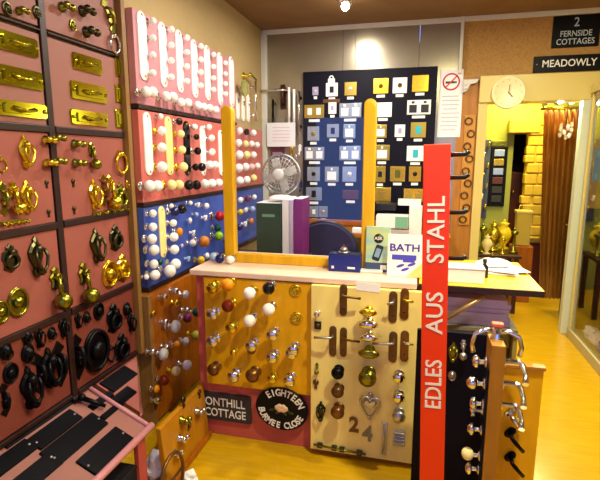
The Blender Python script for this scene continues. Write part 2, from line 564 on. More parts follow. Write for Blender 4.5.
# ------------------------------------------------------------------ sloping table of black plates under the rack
yTn = at(152, 428, 2, .30).y
TA = Vector((LW + .01, 0, .455)); TF = Vector((-1.13, 0, .30))
TN = Vector((TA.z - TF.z, 0, TF.x - TA.x)).normalized()
th = math.atan2(TN.z, TN.x)
TROT = (Matrix.Rotation(-th, 3, 'Y') @ Matrix.Rotation(PI / 2, 3, 'Z')).to_euler()
slope = thing('sloping_display_table', 'pink sloping display shelf with rounded front rail below the dark rack', 'display shelf', TA + Vector((0, yTn, 0)), rot=TROT)
ln = (TF - TA).length
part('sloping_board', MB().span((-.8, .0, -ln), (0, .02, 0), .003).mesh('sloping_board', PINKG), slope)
part('front_rail', MB().tube([(-.8, -.008, -ln), (.01, -.008, -ln)], .016, 10).mesh('front_rail', PINKL), slope)
part('end_rail', MB().tube([(.0, -.004, -ln), (.0, -.004, -.005)], .011, 10).mesh('end_rail', PINKL), slope)
o = part('leg', MB().span((-.025, -.03, -.27), (.0, .03, -.022), .003).mesh('leg', PINKK), slope)
o.location = (-.03, .02, -ln + .02)
o.rotation_euler = TROT.to_matrix().inverted().to_euler()
far = thing('sloping_display_table', 'shorter pink sloping shelf of black plates between sloping table and orange board', 'display shelf', Vector((LW + .01, yTn + .05, .452)), rot=TROT)
_o = []
for q in ((139, 356), (139.5, 385), (140, 417)):
    v = at_plane(*q, far.location, TN) - far.location
    _o.append((v.y, -v.dot((TF - TA).normalized())))
_o = [(0, 0), (0, _o[2][1])] + [_o[2], _o[1], (_o[0][0], 0)]
part('sloping_board', MB().prism([(x_, z_) for x_, z_ in _o], -.02, 0).mesh('sloping_board', PINK), far)

# low leaning board at the floor
lb = thing('leaning_display_board', 'low yellow wood board of door furniture leaning at floor level beside the counter', 'display board', (-1.055, 2.165, 0), rot=(math.radians(-5), 0, PI / 2))
part('panel', MB().span((-.44, 0, .0), (0, .025, .30), .004).mesh('panel', LEANW), lb)
part('foot_rail', MB().span((-.44, -.018, .0), (0, -.0005, .03), .004).mesh('foot_rail', ORANGEB), lb)

# ------------------------------------------------------------------ red sign board standing in front of the counter
RY = 1.72
rs = thing('red_sign_board', 'tall red board with white vertical lettering EDLES AUS STAHL before the counter', 'sign', (.106, RY, 0), rot=(0, math.radians(-1.85), 0))
HR = 1.548
part('board', MB().span((-.0455, 0, .02), (.0455, .035, HR), .003).mesh('board', REDP), rs)
part('foot', MB().span((-.07, -.06, 0), (.07, .1, .02), .003).mesh('foot', PLASTB), rs)
zs = lambda py: at(433, py, 1, RY).z
for wd, ya, ybm in (('STAHL', 193, 266), ('AUS', 286, 339), ('EDLES', 350, 418)):
    z1, z0 = zs(ya), zs(ybm)
    tx = MB()
    text_into(tx, wd, .003, (z0 + z1) / 2, .084, .001, PI / 2, {'STAHL': .98, 'AUS': 1.04, 'EDLES': .88}[wd], .008)
    part('lettering', tx.mesh('lettering', SIGNW), rs, 'white word %s reading upwards' % wd)
for py in (155, 178, 213, 259):
    z = zs(py)
    part('peg', MB().tube([(.0455, .02, z), (.095, .02, z), (.105, .02, z + .012)], [.008, .008, .011]).mesh('peg', PLASTB), rs)

# ------------------------------------------------------------------ navy socket board on the back wall
NY = BW - .04
n0 = at(303, 74, 1, NY); n1 = at(438, 66, 1, NY)
nb = thing('socket_display_board', 'large navy board of sockets and switches on the silver back wall', 'display board', (0, BW, 0))
part('panel', MB().span((n0.x, -.04, .935), (n1.x, -.001, 2.265), .004).mesh('panel', NAVY), nb)
part('bottom_rail', MB().span((n0.x, -.055, .88), (n1.x, -.001, .933), .004).mesh('bottom_rail', ORANGEB), nb)
# ------------------------------------------------------------------ fittings: each returns [(part, mesh, sub-parts)]; unit sized, scaled by its root
def knob_parts(head, rose, style='ball'):
    def rose_():
        return MB().lathe([(.85, 0), (.85, .12), (.7, .25), (.42, .3), (.32, .55), (.4, 1.0), (.3, 1.2)], seg=16).mesh('rose', rose)
    def head_():
        if style == 'ball':
            pr = [(math.sin(PI * k / 9), 1.75 - .92 * math.cos(PI * k / 9)) for k in range(10)]
        elif style == 'bun':
            pr = [(.3, .9), (.8, 1.05), (1.0, 1.35), (.95, 1.65), (.7, 1.9), (.3, 2.02), (0, 2.05)]
        elif style == 'ridged':
            pr = [(.35, .9), (.75, 1.0), (.72, 1.15), (1.0, 1.35), (1.0, 1.55), (.8, 1.7), (.8, 1.78), (.4, 1.95), (0, 2.0)]
        else:
            pr = [(.35, .9), (1.0, 1.2), (1.0, 1.6), (.6, 2.05), (0, 2.05)]
        return MB().lathe(pr, seg=8 if style == 'facet' else 18).mesh('knob_head', head)
    return [('rose', cached(('rose', rose.name), rose_), ()), ('knob_head', cached(('head', head.name, style), head_), ())]
def ring_parts(m):
    return [('rose', cached(('rrose', m.name), lambda: MB().lathe([(1, 0), (1, .2), (.7, .3), (.62, .15), (.0, .15)]).mesh('rose', m)), ()),
            ('flush_pull', cached(('rpull', m.name), lambda: MB().torus(.45, .12, (0, -.3, 0), 14).mesh('flush_pull', m)), ())]
def cone_parts(m):
    return [('spindle', cached(('spn', m.name), lambda: MB().lathe([(.4, 0), (.35, .8), (0, .8)]).mesh('spindle', CHROME)), ()),
            ('knob_head', cached(('cone', m.name), lambda: MB().lathe([(.4, .7), (1, 1.5), (1, 1.75), (.3, 2.2), (0, 2.2)]).mesh('knob_head', m)), ())]
def cross_parts(m):
    def hd():
        mb = MB()
        for k in range(4):
            a = PI / 4 + PI / 2 * k
            mb.tube([(0, -1.4, 0), (math.cos(a), -1.4, math.sin(a))], [.3, .38], 8)
        return mb.ball((0, -1.45, 0), .45).mesh('cross_head', m)
    return [('spindle', cached(('spn2', m.name), lambda: MB().lathe([(.6, 0), (.6, .15), (.3, .3), (.3, 1.4), (0, 1.4)]).mesh('spindle', m)), ()), ('cross_head', cached(('crs', m.name), hd), ())]

def fit(name, label, cat, p, face, parts, s=1.0, group=None, spin=0.0):
    """hang a fitting of several parts at point p; face is the heading of the board"""
    rz = {'L': PI / 2, 'F': 0.0, 'R': -PI / 2}[face] if isinstance(face, str) else None
    rot = (0, spin, rz) if rz is not None else face
    t = thing(name, label, cat, p, group=group, rot=rot, s=s)
    for pn, me, subs in parts:
        o = part(pn, me, t)
        for sn, sm in subs:
            part(sn, sm, o)
    return t

def finger_plate(w, h, m, key):
    def mk():
        mb = MB().prism(stadium(w, h), 0, .008, .003)
        return mb.mesh('finger_plate', m)
    def scr(z):
        return lambda: MB().lathe([(.006, .0), (.006, .009), (.0, .011)], (0, 0, z)).mesh('screw', BRASS)
    return [('plate', cached((key, 'p'), mk), ()), ('screw', cached((key, 's1'), scr(h / 2 - .018)), ()), ('screw', cached((key, 's2'), scr(-h / 2 + .018)), ())]

def letter_plate(m, key, w=.27, h=.085):
    pl = cached((key, w, h, 'lp'), lambda: MB().prism(rrect(w, h, .012), 0, .007, .003).mesh('frame_plate', m))
    fl = cached((key, w, h, 'lf'), lambda: MB().prism(rrect(w * .74, h * .6, .006), .006, .014, .004).mesh('flap', m))
    pu = cached((key, w, h, 'pu'), lambda: MB().tube([(-w * .2, -.012, .006), (-w * .17, -.03, 0), (0, -.034, -.008), (w * .17, -.03, 0), (w * .2, -.012, .006)], .0055).mesh('pull', m))
    b = cached((key, 'lb'), lambda: MB().lathe([(.008, .005), (.008, .012), (0, .018)]).mesh('bolt', m))
    return [('frame_plate', pl, ()), ('flap', fl, (('pull', pu),))], b

def urn_knocker(m):
    k = m.name
    out = mirror([(0, .5), (.06, .44), (.05, .38), (.13, .3), (.22, .16), (.2, 0), (.12, -.14), (.08, -.24), (.12, -.32), (.09, -.44), (0, -.5)])
    a = cached((k, 'urn'), lambda: MB().prism(out, 0, .09, .04).lathe([(.1, .08), (.12, .16), (.07, .22), (0, .24)], (0, 0, .2)).mesh('back_plate', m))
    s = cached((k, 'str'), lambda: MB().tube([(-.13, -.17, .2), (-.17, -.22, .0), (-.1, -.24, -.22), (0, -.24, -.32), (.1, -.24, -.22), (.17, -.22, .0), (.13, -.17, .2)], .04).mesh('striker', m))
    b = cached((k, 'sb'), lambda: MB().ball((0, -.17, -.34), .1).mesh('striker_ball', m))
    return [('back_plate', a, ()), ('striker', s, (('striker_ball', b),))]
def ring_knocker(m):
    k = m.name
    a = cached((k, 'rk'), lambda: MB().lathe([(.16, 0), (.16, .05), (.1, .14), (.06, .2), (0, .22)], (0, 0, .36)).mesh('boss', m))
    r = cached((k, 'rr'), lambda: MB().torus(.36, .06, (0, -.12, 0), 24, .95, 1.05).mesh('drop_ring', m))
    b = cached((k, 'rb'), lambda: MB().ball((0, -.14, -.39), .085).mesh('strike_bead', m))
    return [('boss', a, ()), ('drop_ring', r, (('strike_bead', b),))]
def lion_mask(m):
    """round bossed knocker with a rim"""
    k = m.name
    a = cached((k, 'mask'), lambda: MB().lathe([(.36, 0), (.38, .06), (.33, .12), (.26, .08), (.24, .1), (.16, .24), (0, .3)], sx=.85, sz=1.1, seg=20).mesh('rim_plate', m))
    r = cached((k, 'maskr'), lambda: MB().torus(.22, .045, (0, -.2, -.16), 18).mesh('drop_ring', m))
    return [('rim_plate', a, ()), ('drop_ring', r, ())]
def drop_pull(m):
    k = m.name
    a = cached((k, 'dpl'), lambda: MB().prism(mirror([(0, .5), (.1, .45), (.08, .36), (.16, .28), (.1, .16), (.12, .02), (0, -.04)]), 0, .07, .03).mesh('back_plate', m))
    st = cached((k, 'dst'), lambda: MB().tube([(0, -.12, .24), (0, -.16, .05), (0, -.16, -.16)], [.045, .06, .05]).torus(.07, .03, (0, -.14, .26), 10).mesh('stem', m))
    b = cached((k, 'dbl'), lambda: MB().ball((0, -.2, -.3), .2).mesh('ball', m))
    return [('back_plate', a, ()), ('stem', st, (('ball', b),))]
def turn_pair(m):
    k = m.name
    a = cached((k, 'tp'), lambda: MB().lathe([(.42, 0), (.42, .1), (.25, .2), (.2, .6), (0, .6)]).mesh('rose', m))
    b = cached((k, 'tb'), lambda: MB().ball((-.32, -.75, .03), .3).ball((.32, -.75, -.03), .3).tube([(-.3, -.75, 0), (.3, -.75, 0)], .16).mesh('thumb_turn', m))
    return [('rose', a, ()), ('thumb_turn', b, ())]
def oval_plaque(m):
    k = m.name
    a = cached((k, 'ovp'), lambda: MB().prism(ellipse(.8, 1.0), 0, .06, .02).mesh('oval_plate', m))
    b = cached((k, 'ovr'), lambda: MB().torus(.36, .05, (0, -.08, 0), 24, 1, 1.22).mesh('rope_rim', m))
    c = cached((k, 'ovb'), lambda: MB().lathe([(.2, .05), (.22, .12), (.1, .2), (0, .22)]).mesh('bell_push', m))
    return [('oval_plate', a, ()), ('rope_rim', b, ()), ('bell_push', c, ())]
def crest_knocker(m):
    k = m.name
    out = mirror([(0, .5), (.07, .42), (.16, .4), (.12, .3), (.3, .22), (.34, .0), (.24, -.2), (.3, -.34), (.14, -.42), (0, -.5)])
    a = cached((k, 'cr'), lambda: MB().prism(out, 0, .07, .04).mesh('back_plate', m))
    b = cached((k, 'cw'), lambda: MB().torus(.22, .06, (0, -.13, -.1), 18).ball((0, -.12, .2), .1).mesh('wreath_ring', m))
    return [('back_plate', a, ()), ('wreath_ring', b, ())]
def keyhole_cover(m):
    k = m.name
    a = cached((k, 'kh'), lambda: MB().lathe([(.3, 0), (.3, .12), (.15, .2), (0, .2)], (0, 0, .2)).mesh('cover_disc', m))
    b = cached((k, 'kt'), lambda: MB().prism(mirror([(0, .1), (.1, .05), (.16, -.5), (0, -.5)]), 0, .12, .04).mesh('drop_flap', m))
    return [('cover_disc', a, ()), ('drop_flap', b, ())]
def iron_latch(m):
    k = m.name
    sp = mirror([(0, .5), (.09, .4), (.16, .33), (.06, .26), (.06, -.26), (.16, -.33), (.09, -.4), (0, -.5)])
    a = cached((k, 'il'), lambda: MB().prism(sp, 0, .03, .01).mesh('back_plate', m))
    h = cached((k, 'ih'), lambda: MB().tube([(0, -.02, .22), (0, -.14, .18), (0, -.17, 0), (0, -.14, -.18), (0, -.02, -.22)], [.04, .05, .06, .05, .04]).mesh('bow_handle', m))
    t = cached((k, 'it'), lambda: MB().prism(ellipse(.2, .13, 12), .03, .16, .03).mesh('thumb_piece', m))
    tt = t
    return [('back_plate', a, ()), ('bow_handle', h, ()), ('thumb_piece', tt, ())]
def iron_hook(m):
    k = m.name
    a = cached((k, 'hk'), lambda: MB().prism(mirror([(0, .5), (.14, .38), (.12, .1), (.16, -.05), (0, -.15)]), 0, .06, .02).mesh('back_plate', m))
    b = cached((k, 'hh'), lambda: MB().tube([(0, -.05, .1), (0, -.18, -.1), (0, -.22, -.35), (0, -.32, -.45), (0, -.44, -.38), (0, -.46, -.25)], [.07, .07, .06, .06, .06, .08]).mesh('hook_arm', m))
    return [('back_plate', a, ()), ('hook_arm', b, ())]
def lever_set(plate, lever, key, w=.045, h=.2, flip=1, z=.04, L=.105):
    a = cached((key, 'pl', w, h), lambda: MB().prism(stadium(w, h) if plate is not SATIN else rrect(w, h, .004), 0, .008, .003).mesh('back_plate', plate))
    c = cached((key, 'lv', flip, z, L), lambda: MB().tube([(0, -.005, z), (0, -.05, z), (flip * .012, -.058, z), (flip * L * .6, -.056, z - .004), (flip * L, -.05, z - .008)], [.009, .008, .0085, .007, .008]).mesh('lever', lever))
    k = cached((key, 'kh2', h), lambda: MB().lathe([(.006, .0), (.006, .0095), (0, .0095)], (0, 0, -h * .25)).mesh('keyhole', PLASTB))
    return [('back_plate', a, ()), ('lever', c, ()), ('keyhole', k, ())]

# ------------------------------------------------------------------ rows of knobs, labelled by where they hang
def knob_row(pts, board, row, face, axis, val, rpx, noun='door knob', cat='knob', group=None, unit=1.0):
    n = len(pts)
    same = {}
    for i, q in enumerate(pts):
        px, py, colour, head, rose, style = q[:6]
        p = at(px, py, axis, val)
        r = pxm(p, q[6] if len(q) > 6 else rpx)
        # the head stands proud of the board, so the foot is set back along the line of sight
        d = 1.5 * r
        p = at(px, py, axis, val + (d if face == 'L' else -d))
        p[axis] = val + (-.0008 if face == 'L' else .0008)
        lab = f'{colour} {noun}, {ORD[i + 1]} from left, {row} of the {board}'
        pts_ = knob_parts(head, rose, style) if style not in ('ring', 'cone', 'cross') else {'ring': ring_parts, 'cone': cone_parts, 'cross': cross_parts}[style](head)
        fit('doorknob' if cat == 'knob' else 'drawer_pull', lab, 'knob', p, face, pts_, r, group)

W_ = ('white porcelain', WHITE, CHROME, 'ball'); C_ = ('cream porcelain', CREAM, BRASS, 'ball'); B_ = ('black porcelain', BLACK, CHROME, 'ball')
CH_ = ('chrome', CHROME, CHROME, 'bun'); BR_ = ('brass', BRASS, BRASS, 'bun'); BZ_ = ('bronze', BRONZE2, BRONZE2, 'ridged')
def S5(lst, ox, oy, k):
    return [(ox + a / k, oy + b / k, *rest) for a, b, *rest in lst]

# top board: finger plates with pairs of small knobs between, large knobs along the foot
g = 'white finger plates on the pale pink board'
fpw = finger_plate(.068, .30, WHITE, 'fpw')
TOPX = [(142, 46, 66), (162.5, 55, 62), (179, 61.5, 60), (194, 69, 56), (207, 73, 53), (219.5, 79, 51), (231, 82, 49)]
for i, (px, py, hp) in enumerate(TOPX):
    p = at(px, py, 0, WB)
    fit('finger_plate', f'white porcelain finger plate, {ORD[i + 1]} from the left on the pale pink board', 'finger plate', p, 'L', fpw, pxm(p, hp) / .30, g)
for rr, (row, f0, f1) in enumerate((('upper row', 21, 63), ('second row', 38, 74), ('third row', 55, 84), ('fourth row', 73, 94))):
    pts = []
    for i in range(6):
        a = TOPX[i]; b = TOPX[i + 1]
        px = (a[0] + b[0]) / 2
        py = f0 + (f1 - f0) * i / 5
        pts.append((px, py, *W_, 3.6 - .22 * i))
    knob_row(pts, 'pale pink board', row, 'L', 0, WB, 3, 'small knob', group='small white knobs on the pale pink board')
knob_row([(145, 92, *W_, 5.4), (151.5, 92, *W_, 5.2), (165, 96.5, *W_, 4.9), (172, 97, *W_, 4.8), (180, 102.5, *W_, 4.5), (187, 103, *W_, 4.4), (197, 105.5, *W_, 4.2), (203, 107, *W_, 4.0), (209, 108, *W_, 3.9), (215, 110, *W_, 3.8)],
         'pale pink board', 'bottom row', 'L', 0, WB, 4.5, group='white knobs along the foot of the pale pink board')
# second board
for px, py, hp, m, nm in ((147.5, 144, 62, WHITE, 'white'), (168.5, 146, 58, CREAM, 'cream'), (186.5, 148.5, 54, BLACK, 'black'), (202.5, 151, 49, WHITE, 'white'), (220.5, 153, 45, WHITE, 'white')):
    p = at(px, py, 0, WB)
    fit('finger_plate', f'{nm} porcelain finger plate ' + {147.5: 'nearest the rack', 168.5: 'beside white knobs', 186.5: 'beside cream knobs', 202.5: 'beside black knobs', 220.5: 'behind the pine post'}[px] + ' on the coral pink board', 'finger plate', p, 'L',
        finger_plate(.068, .30, m, 'fp' + nm), pxm(p, hp) / .30, 'finger plates on the coral pink board')
WBR = ('white porcelain', WHITE, BRASS, 'ball')
for row, pts in (('top row', [(160, 116.5, *W_, 3.0), (178.5, 121.5, *B_, 3.6), (194, 127, *W_, 3.2), (208.5, 127, *W_, 3)]),
                 ('second row', [(161, 131, *WBR, 4.6), (180, 134, *C_, 4.0), (196, 137, *B_, 3.0), (211, 138, *W_, 3.4)]),
                 ('third row', [(161, 147.5, *WBR, 4.8), (181, 150, *C_, 4.3), (197, 151, *B_, 3.8), (211.5, 152, *W_, 3.5)]),
                 ('fourth row', [(161, 167, *WBR, 5.4), (182.5, 167, *C_, 4.7), (195, 167, *B_, 3.6), (201, 167, *B_, 4.2), (209, 165, *W_, 4.2), (214.5, 165, *W_, 4)]),
                 ('bottom row', [(148.5, 186, *W_, 5.8), (156.5, 186, *W_, 5.6), (170.5, 185, *C_, 5.2), (178, 185, *C_, 5), (188, 185, *B_, 5), (195.5, 185, *B_, 4.8), (204, 184, *W_, 4.6), (211, 183.5, *W_, 4.5), (218, 183, *W_, 4.2)])):
    knob_row(pts, 'coral pink board', row, 'L', 0, WB, 4, 'door knob', group=None)
# blue board
p = at(162, 232, 0, WB)
fit('finger_plate', 'ivory porcelain finger plate on the blue painted board', 'finger plate', p, 'L', finger_plate(.068, .30, CREAM, 'fpcream'), pxm(p, 52) / .30)
NB = lambda c, m, st='ball': (c, m, CHROME, st)
for row, pts in (('top row', [(152, 213.5, *W_, 4), (171, 206, *NB('white ceramic', WHITE), 2.5), (174, 211.5, *NB('navy ceramic', BLUEC), 4.6), (181, 209, *NB('black ceramic', BLACK), 4.8), (190, 203, *NB('white ceramic', WHITE), 2.4), (199, 205, *NB('white star shaped', WHITE, 'cross'), 2.6), (206, 206, *NB('white ceramic', WHITE), 3)]),
                 ('second row', [(152, 227, *W_, 4.4), (172.5, 223, *W_, 3.8), (190, 220.5, *NB('white cone shaped', WHITE, 'cone'), 3), (196, 214.5, *NB('pale blue ceramic', mat('pale blue ceramic', '#9ab4e0', .2)), 2.4), (206, 218, *NB('white cross shaped', WHITE, 'cross'), 3), (218.5, 216, *NB('red ceramic', REDC), 5)]),
                 ('third row', [(151, 239, *W_, 5), (173, 237, *W_, 4.6), (180, 232, *NB('amber glass', AMBER, 'bun'), 4.4), (194, 233, *NB('white star shaped', WHITE, 'cross'), 3), (217, 228, *NB('dark green ceramic', GREENC), 3.6), (218, 236, *NB('lime green ceramic', LIME), 4.5)]),
                 ('fourth row', [(153, 250, *W_, 5.4), (173.5, 249.5, *W_, 4.8), (182, 246, *NB('pale lilac ceramic', mat('lilac ceramic', '#b9a8dc', .2), 'cone'), 2.4), (192, 243, *NB('white ceramic', WHITE), 3.6), (203, 241.5, *NB('orange ceramic', ORANGEC), 5.6)]),
                 ('fifth row', [(153, 264, *W_, 4.6), (159.5, 262, *NB('dark green ceramic', GREENC), 3.2), (174.5, 264, *W_, 5.4), (189, 259, *NB('pale blue ceramic', mat('pale blue ceramic', '#9ab4e0', .2), 'cross'), 3), (200, 260, *NB('yellow ceramic', YELLOWC), 4), (207, 256, *NB('white cone shaped', WHITE, 'cone'), 3.4)]),
                 ('bottom row', [(146, 277, *W_, 2.8), (154, 275, *W_, 5.2), (168.5, 271, *W_, 6.2)])):
    knob_row(pts, 'blue board', row, 'L', 0, WB, 4, 'drawer knob', 'drawer')
# orange board
GL = ('cut glass', GLASSK, CHROME, 'facet')
CB = ('chrome', CHROME, CHROME, 'ball')
for row, pts in (('top row', [(164, 296.5, *CB, 3.4), (175, 291, *CB, 3.6), (186, 294.5, *GL, 4.2)]),
                 ('second row', [(154, 313, 'brass', BRASS, BRASS, 'bun', 3), (177, 303, *BR_, 3.8), (186.5, 310, *CB, 3), (196, 312, *NB('dark green ceramic', GREENC), 4.6)]),
                 ('third row', [(165, 322, *CB, 3.4), (176, 326.5, *GL, 6.4), (186.5, 318, *NB('purple ceramic', PURPLE), 4.6), (195, 335, 'yellow green ceramic', mat('olive ceramic', '#b4ac3c', .2), BRASS, 'ball', 4.6)]),
                 ('fourth row', [(152, 352, *CB, 3.6), (164, 354, *GL, 6), (166, 346, *CB, 3.2), (177, 345, *NB('amber glass', AMBER, 'bun'), 4.2), (186, 341.5, *GL, 4.4)]),
                 ('fifth row', [(163, 380, *NB('dark brown ceramic', BROWN), 5.4), (175, 371, *C_, 4.8), (186, 365, *W_, 5)]),
                 ('bottom row', [(157, 389, *NB('amber glass', AMBER, 'bun'), 4), (157, 400, *CB, 3.8)])):
    knob_row(pts, 'orange wood board', row, 'L', 0, OB, 4, 'knob', 'drawer')
# counter board
for row, pts in (('top row', S5([(110, 138, *BR_), (190, 122, 'amber', AMBER, BRASS, 'ball'), (300, 165, 'white porcelain', WHITE, BRASS, 'ball'), (395, 140, 'black porcelain', BLACK, CHROME, 'ball'), (515, 165, 'brass flush ring', BRASS, BRASS, 'ring')], 190, 260, 5)),
                 ('second row', S5([(110, 272, *CH_), (192, 228, 'brown ceramic', BROWN, BRASS, 'ball'), (300, 302, 'white porcelain', WHITE, CHROME, 'ball'), (395, 245, 'white porcelain', WHITE, CHROME, 'ball'), (520, 305, 'brass flush ring', BRASS, BRASS, 'ring')], 190, 260, 5)),
                 ('third row', S5([(110, 408, *CH_), (205, 340, *BR_), (305, 430, *CH_), (410, 375, *CH_), (515, 450, *CH_)], 190, 260, 5)),
                 ('fourth row', [(233, 353, *BR_, 3.6), (251, 350, *BZ_, 4.6), (272, 358, *CH_), (291, 354, *CH_)]),
                 ('bottom row', [(213, 370, *BZ_), (233, 377, *CH_), (252, 376, *BZ_, 7), (272, 379.5, *BR_, 5), (289, 381, *CH_)])):
    knob_row(pts, 'yellow counter board', row, 'F', 1, CY - .02, 6.3, 'door knob')

# ------------------------------------------------------------------ house name slates on the kickboard
p0 = at(203, 390, 1, CY - .012); p1 = at(251, 427, 1, CY - .012)
c = ((p0.x + p1.x) / 2, CY, (p0.z + p1.z) / 2 + .003)
wd, hh = p1.x - p0.x, p0.z - p1.z - .02
ns = thing('house_name_plate', 'dark grey slate house sign reading ONTHILL COTTAGE under the yellow counter board', 'sign', c)
part('slate', MB().prism(rrect(wd, hh, .004), 0.0, .014, .003).mesh('slate', SLATE), ns)
for wd_, z_, xs_ in (('ONTHILL', .17, .84), ('COTTAGE', -.22, .78)):
    part('lettering', text_into(MB(), wd_, -.01, hh * z_, .066, .0145, 0, xs_, .012).mesh('lettering', SIGNW), ns)
p = at(281.5, 409, 1, CY - .03)
p.y = CY - .0206
ow, oh = pxm(p, 54), pxm(p, 45)
ov = thing('house_name_plate', 'black oval house sign reading EIGHTEEN BURMEE CLOSE with a pale flower', 'sign', p, rot=(0, math.radians(4), 0))
part('oval_plate', MB().prism(ellipse(ow, oh, 36), 0, .014, .003).mesh('oval_plate', SIGNB), ov)
part('spacer', MB().span((-.06, 0, -.07), (.06, .0202, .0)).mesh('spacer', PINKK), ov)
def arc(word, a0, a1, k=.78, size=.052, top=True):
    tx = MB()
    for i, ch in enumerate(word):
        a = math.radians(a0 + (a1 - a0) * i / (len(word) - 1))
        x, z = ow / 2 * k * math.cos(a), oh / 2 * k * math.sin(a)
        nrm = math.atan2(math.sin(a) / oh, math.cos(a) / ow)
        text_into(tx, ch, x, z, size, .0145, nrm - PI / 2 if top else nrm + PI / 2, .82, .028)
    part('lettering', tx.mesh('lettering', SIGNW), ov)
arc('EIGHTEEN', 132, 26)
arc('BURMEE', 192, 264, .78, .049, False)
arc('CLOSE', 288, 340, .78, .049, False)
fl = MB()
for k in range(6):
    a = 2 * PI * k / 6
    fl.lathe([(.017, 0), (.013, .004), (0, .005)], (.02 * math.cos(a), -.0135, .006 + .009 * math.sin(a)), seg=8)
part('flower', fl.mesh('flower', mat('pale pink flower', '#e8c4a0', .5)), ov)
lf = MB()
for x, z, a in ((-.035, -.006, .3), (.036, -.004, -.3), (-.018, -.018, .8), (.02, -.018, -.8), (.052, -.01, -.1), (-.05, -.012, .1)):
    o_ = [(x + .016 * math.cos(t) * math.cos(a) - .006 * math.sin(t) * math.sin(a), z + .016 * math.cos(t) * math.sin(a) + .006 * math.sin(t) * math.cos(a)) for t in [2 * PI * k / 8 for k in range(8)]]
    lf.prism(o_, .0135, .0155)
part('leaves', lf.mesh('leaves', mat('olive leaf paint', '#3c4420', .5)), ov)

# ------------------------------------------------------------------ pale board: levers on bronze plates, roses, numerals
PY = CY - .05
def pt(px, py):
    p = at(px, py, 1, PY)
    p.y -= .0004
    return p
for px, py, hp, flip, lab in ((343.5, 300, 33, 1, 'bronze lever handle on a long plate, alone at the top of the birch board'),
                              (333, 341, 32, -1, 'bronze lever handle pointing to the edge of the yellow board, lower on birch board'),
                              (343.5, 342, 31, 1, 'bronze lever handle pointing inward, beside another at mid birch board')):
    p = pt(px, py)
    fit('door_lever', lab, 'door handle', p, 'F', lever_set(BRONZE, SATIN if flip < 0 else BRONZE, 'lvb%d' % flip, flip=flip, L=.11), pxm(p, hp) / .2)
for px, py, pl, lv, flip, lab in ((393, 307, BRONZE, SATIN, -1, 'bronze plate lever handle high beside the red sign, silver lever'),
                                  (404.5, 304, BRONZE2, BRASS, 1, 'copper plate lever handle high beside the red sign, dark lever'),
                                  (393, 347, BRONZE, SATIN, -1, 'bronze plate lever handle with long silver lever, below the first pair'),
                                  (404.5, 346, BRONZE2, CHROME, 1, 'bronze plate lever handle with bright chrome lever against the red sign')):
    p = pt(px, py)
    fit('door_lever', lab, 'door handle', p, 'F', lever_set(pl, lv, 'lv%s%d' % (lv.name + pl.name, flip), w=.05, h=.2, flip=flip, L=.05 if flip > 0 else (.12 if py > 320 else .03)), pxm(p, 33) / .2)
def hub(m):
    a = cached((m.name, 'hubr'), lambda: MB().lathe([(.6, 0), (.6, .15), (.5, .3), (.4, .35), (.35, .9), (0, .9)], seg=18).mesh('rose', m))
    b = cached((m.name, 'hubk'), lambda: MB().lathe([(.35, .8), (.75, 1.0), (.9, 1.3), (.7, 1.6), (0, 1.7)], seg=18, sx=1.3, sz=.62).mesh('oval_head', m))
    return [('rose', a, ()), ('oval_head', b, ())]
for px, py, m, nm, r, where in ((368.5, 311, BRASS, 'brass', 7.5, 'topmost'), (368.5, 322.5, CHROME, 'chrome', 8.5, 'second down'), (369, 336, CHROME, 'chrome', 7.5, 'third down'), (369.5, 351, OLDBRASS, 'antique brass', 9, 'fourth down')):
    p = at(px, py, 1, PY - .02); p.y = PY + .0006
    fit('oval_doorknob', f'{nm} oval door knob, {where} in the middle column of the birch board', 'knob', p, 'F', hub(m), pxm(p, r))
for px, py, m, nm, r, st in ((338, 372, IRON, 'dark bronze', 6.3, 'ridged'), (338, 390.5, BRONZE, 'dull bronze', 6.3, 'ridged'), (338, 410.5, BRONZE2, 'light bronze', 6.8, 'ridged'), (368, 375.5, OLDBRASS, 'large antique brass', 8.8, 'ridged'),
                             (399, 377, CHROME, 'chrome', 6.2, 'bun'), (399, 397, CHROME, 'chrome', 6.2, 'bun'), (399, 415.5, SATIN, 'satin steel', 6.6, 'bun')):
    p = at(px, py, 1, PY - .03); p.y = PY + .0008
    lab = {372: 'topmost of the three dark knobs low on the birch board', 390.5: 'middle of the three dark knobs low on the birch board', 410.5: 'lowest of the three dark knobs on the birch board', 375.5: 'above the heart shaped knocker on the birch board',
           377: 'topmost of three silvery knobs beside the red sign', 397: 'middle of three silvery knobs beside the red sign', 415.5: 'lowest of three silvery knobs beside the red sign'}[py]
    fit('doorknob', f'{nm} round door knob, {lab}', 'knob', p, 'F', knob_parts(m, m, st), pxm(p, r))
# heart knocker
p = pt(370, 405)
hs = pxm(p, 28)
h_out = mirror([(0, .22), (.1, .34), (.26, .34), (.34, .2), (.32, .02), (.2, -.2), (.06, -.4), (0, -.5)])
hk = thing('heart_knocker', 'silver heart shaped door knocker in the middle of the birch board', 'door knocker', p, s=hs)
part('heart_plate', MB().prism(mirror([(0, .12), (.1, .24), (.22, .22), (.24, .1), (.1, -.06), (0, -.1)]), 0, .12, .05).mesh('heart_plate', SATIN), hk)
part('hanger', MB().tube([(0, -.05, .22), (0, -.08, .36), (0, -.05, .5)], [.05, .06, .04]).torus(.07, .03, (0, -.06, .42), 10).mesh('hanger', SATIN), hk)
part('striker', MB().tube([(q[0], -.1, q[1]) for q in h_out], .045, 8, True).ball((0, -.1, -.44), .08).mesh('striker', SATIN), hk)
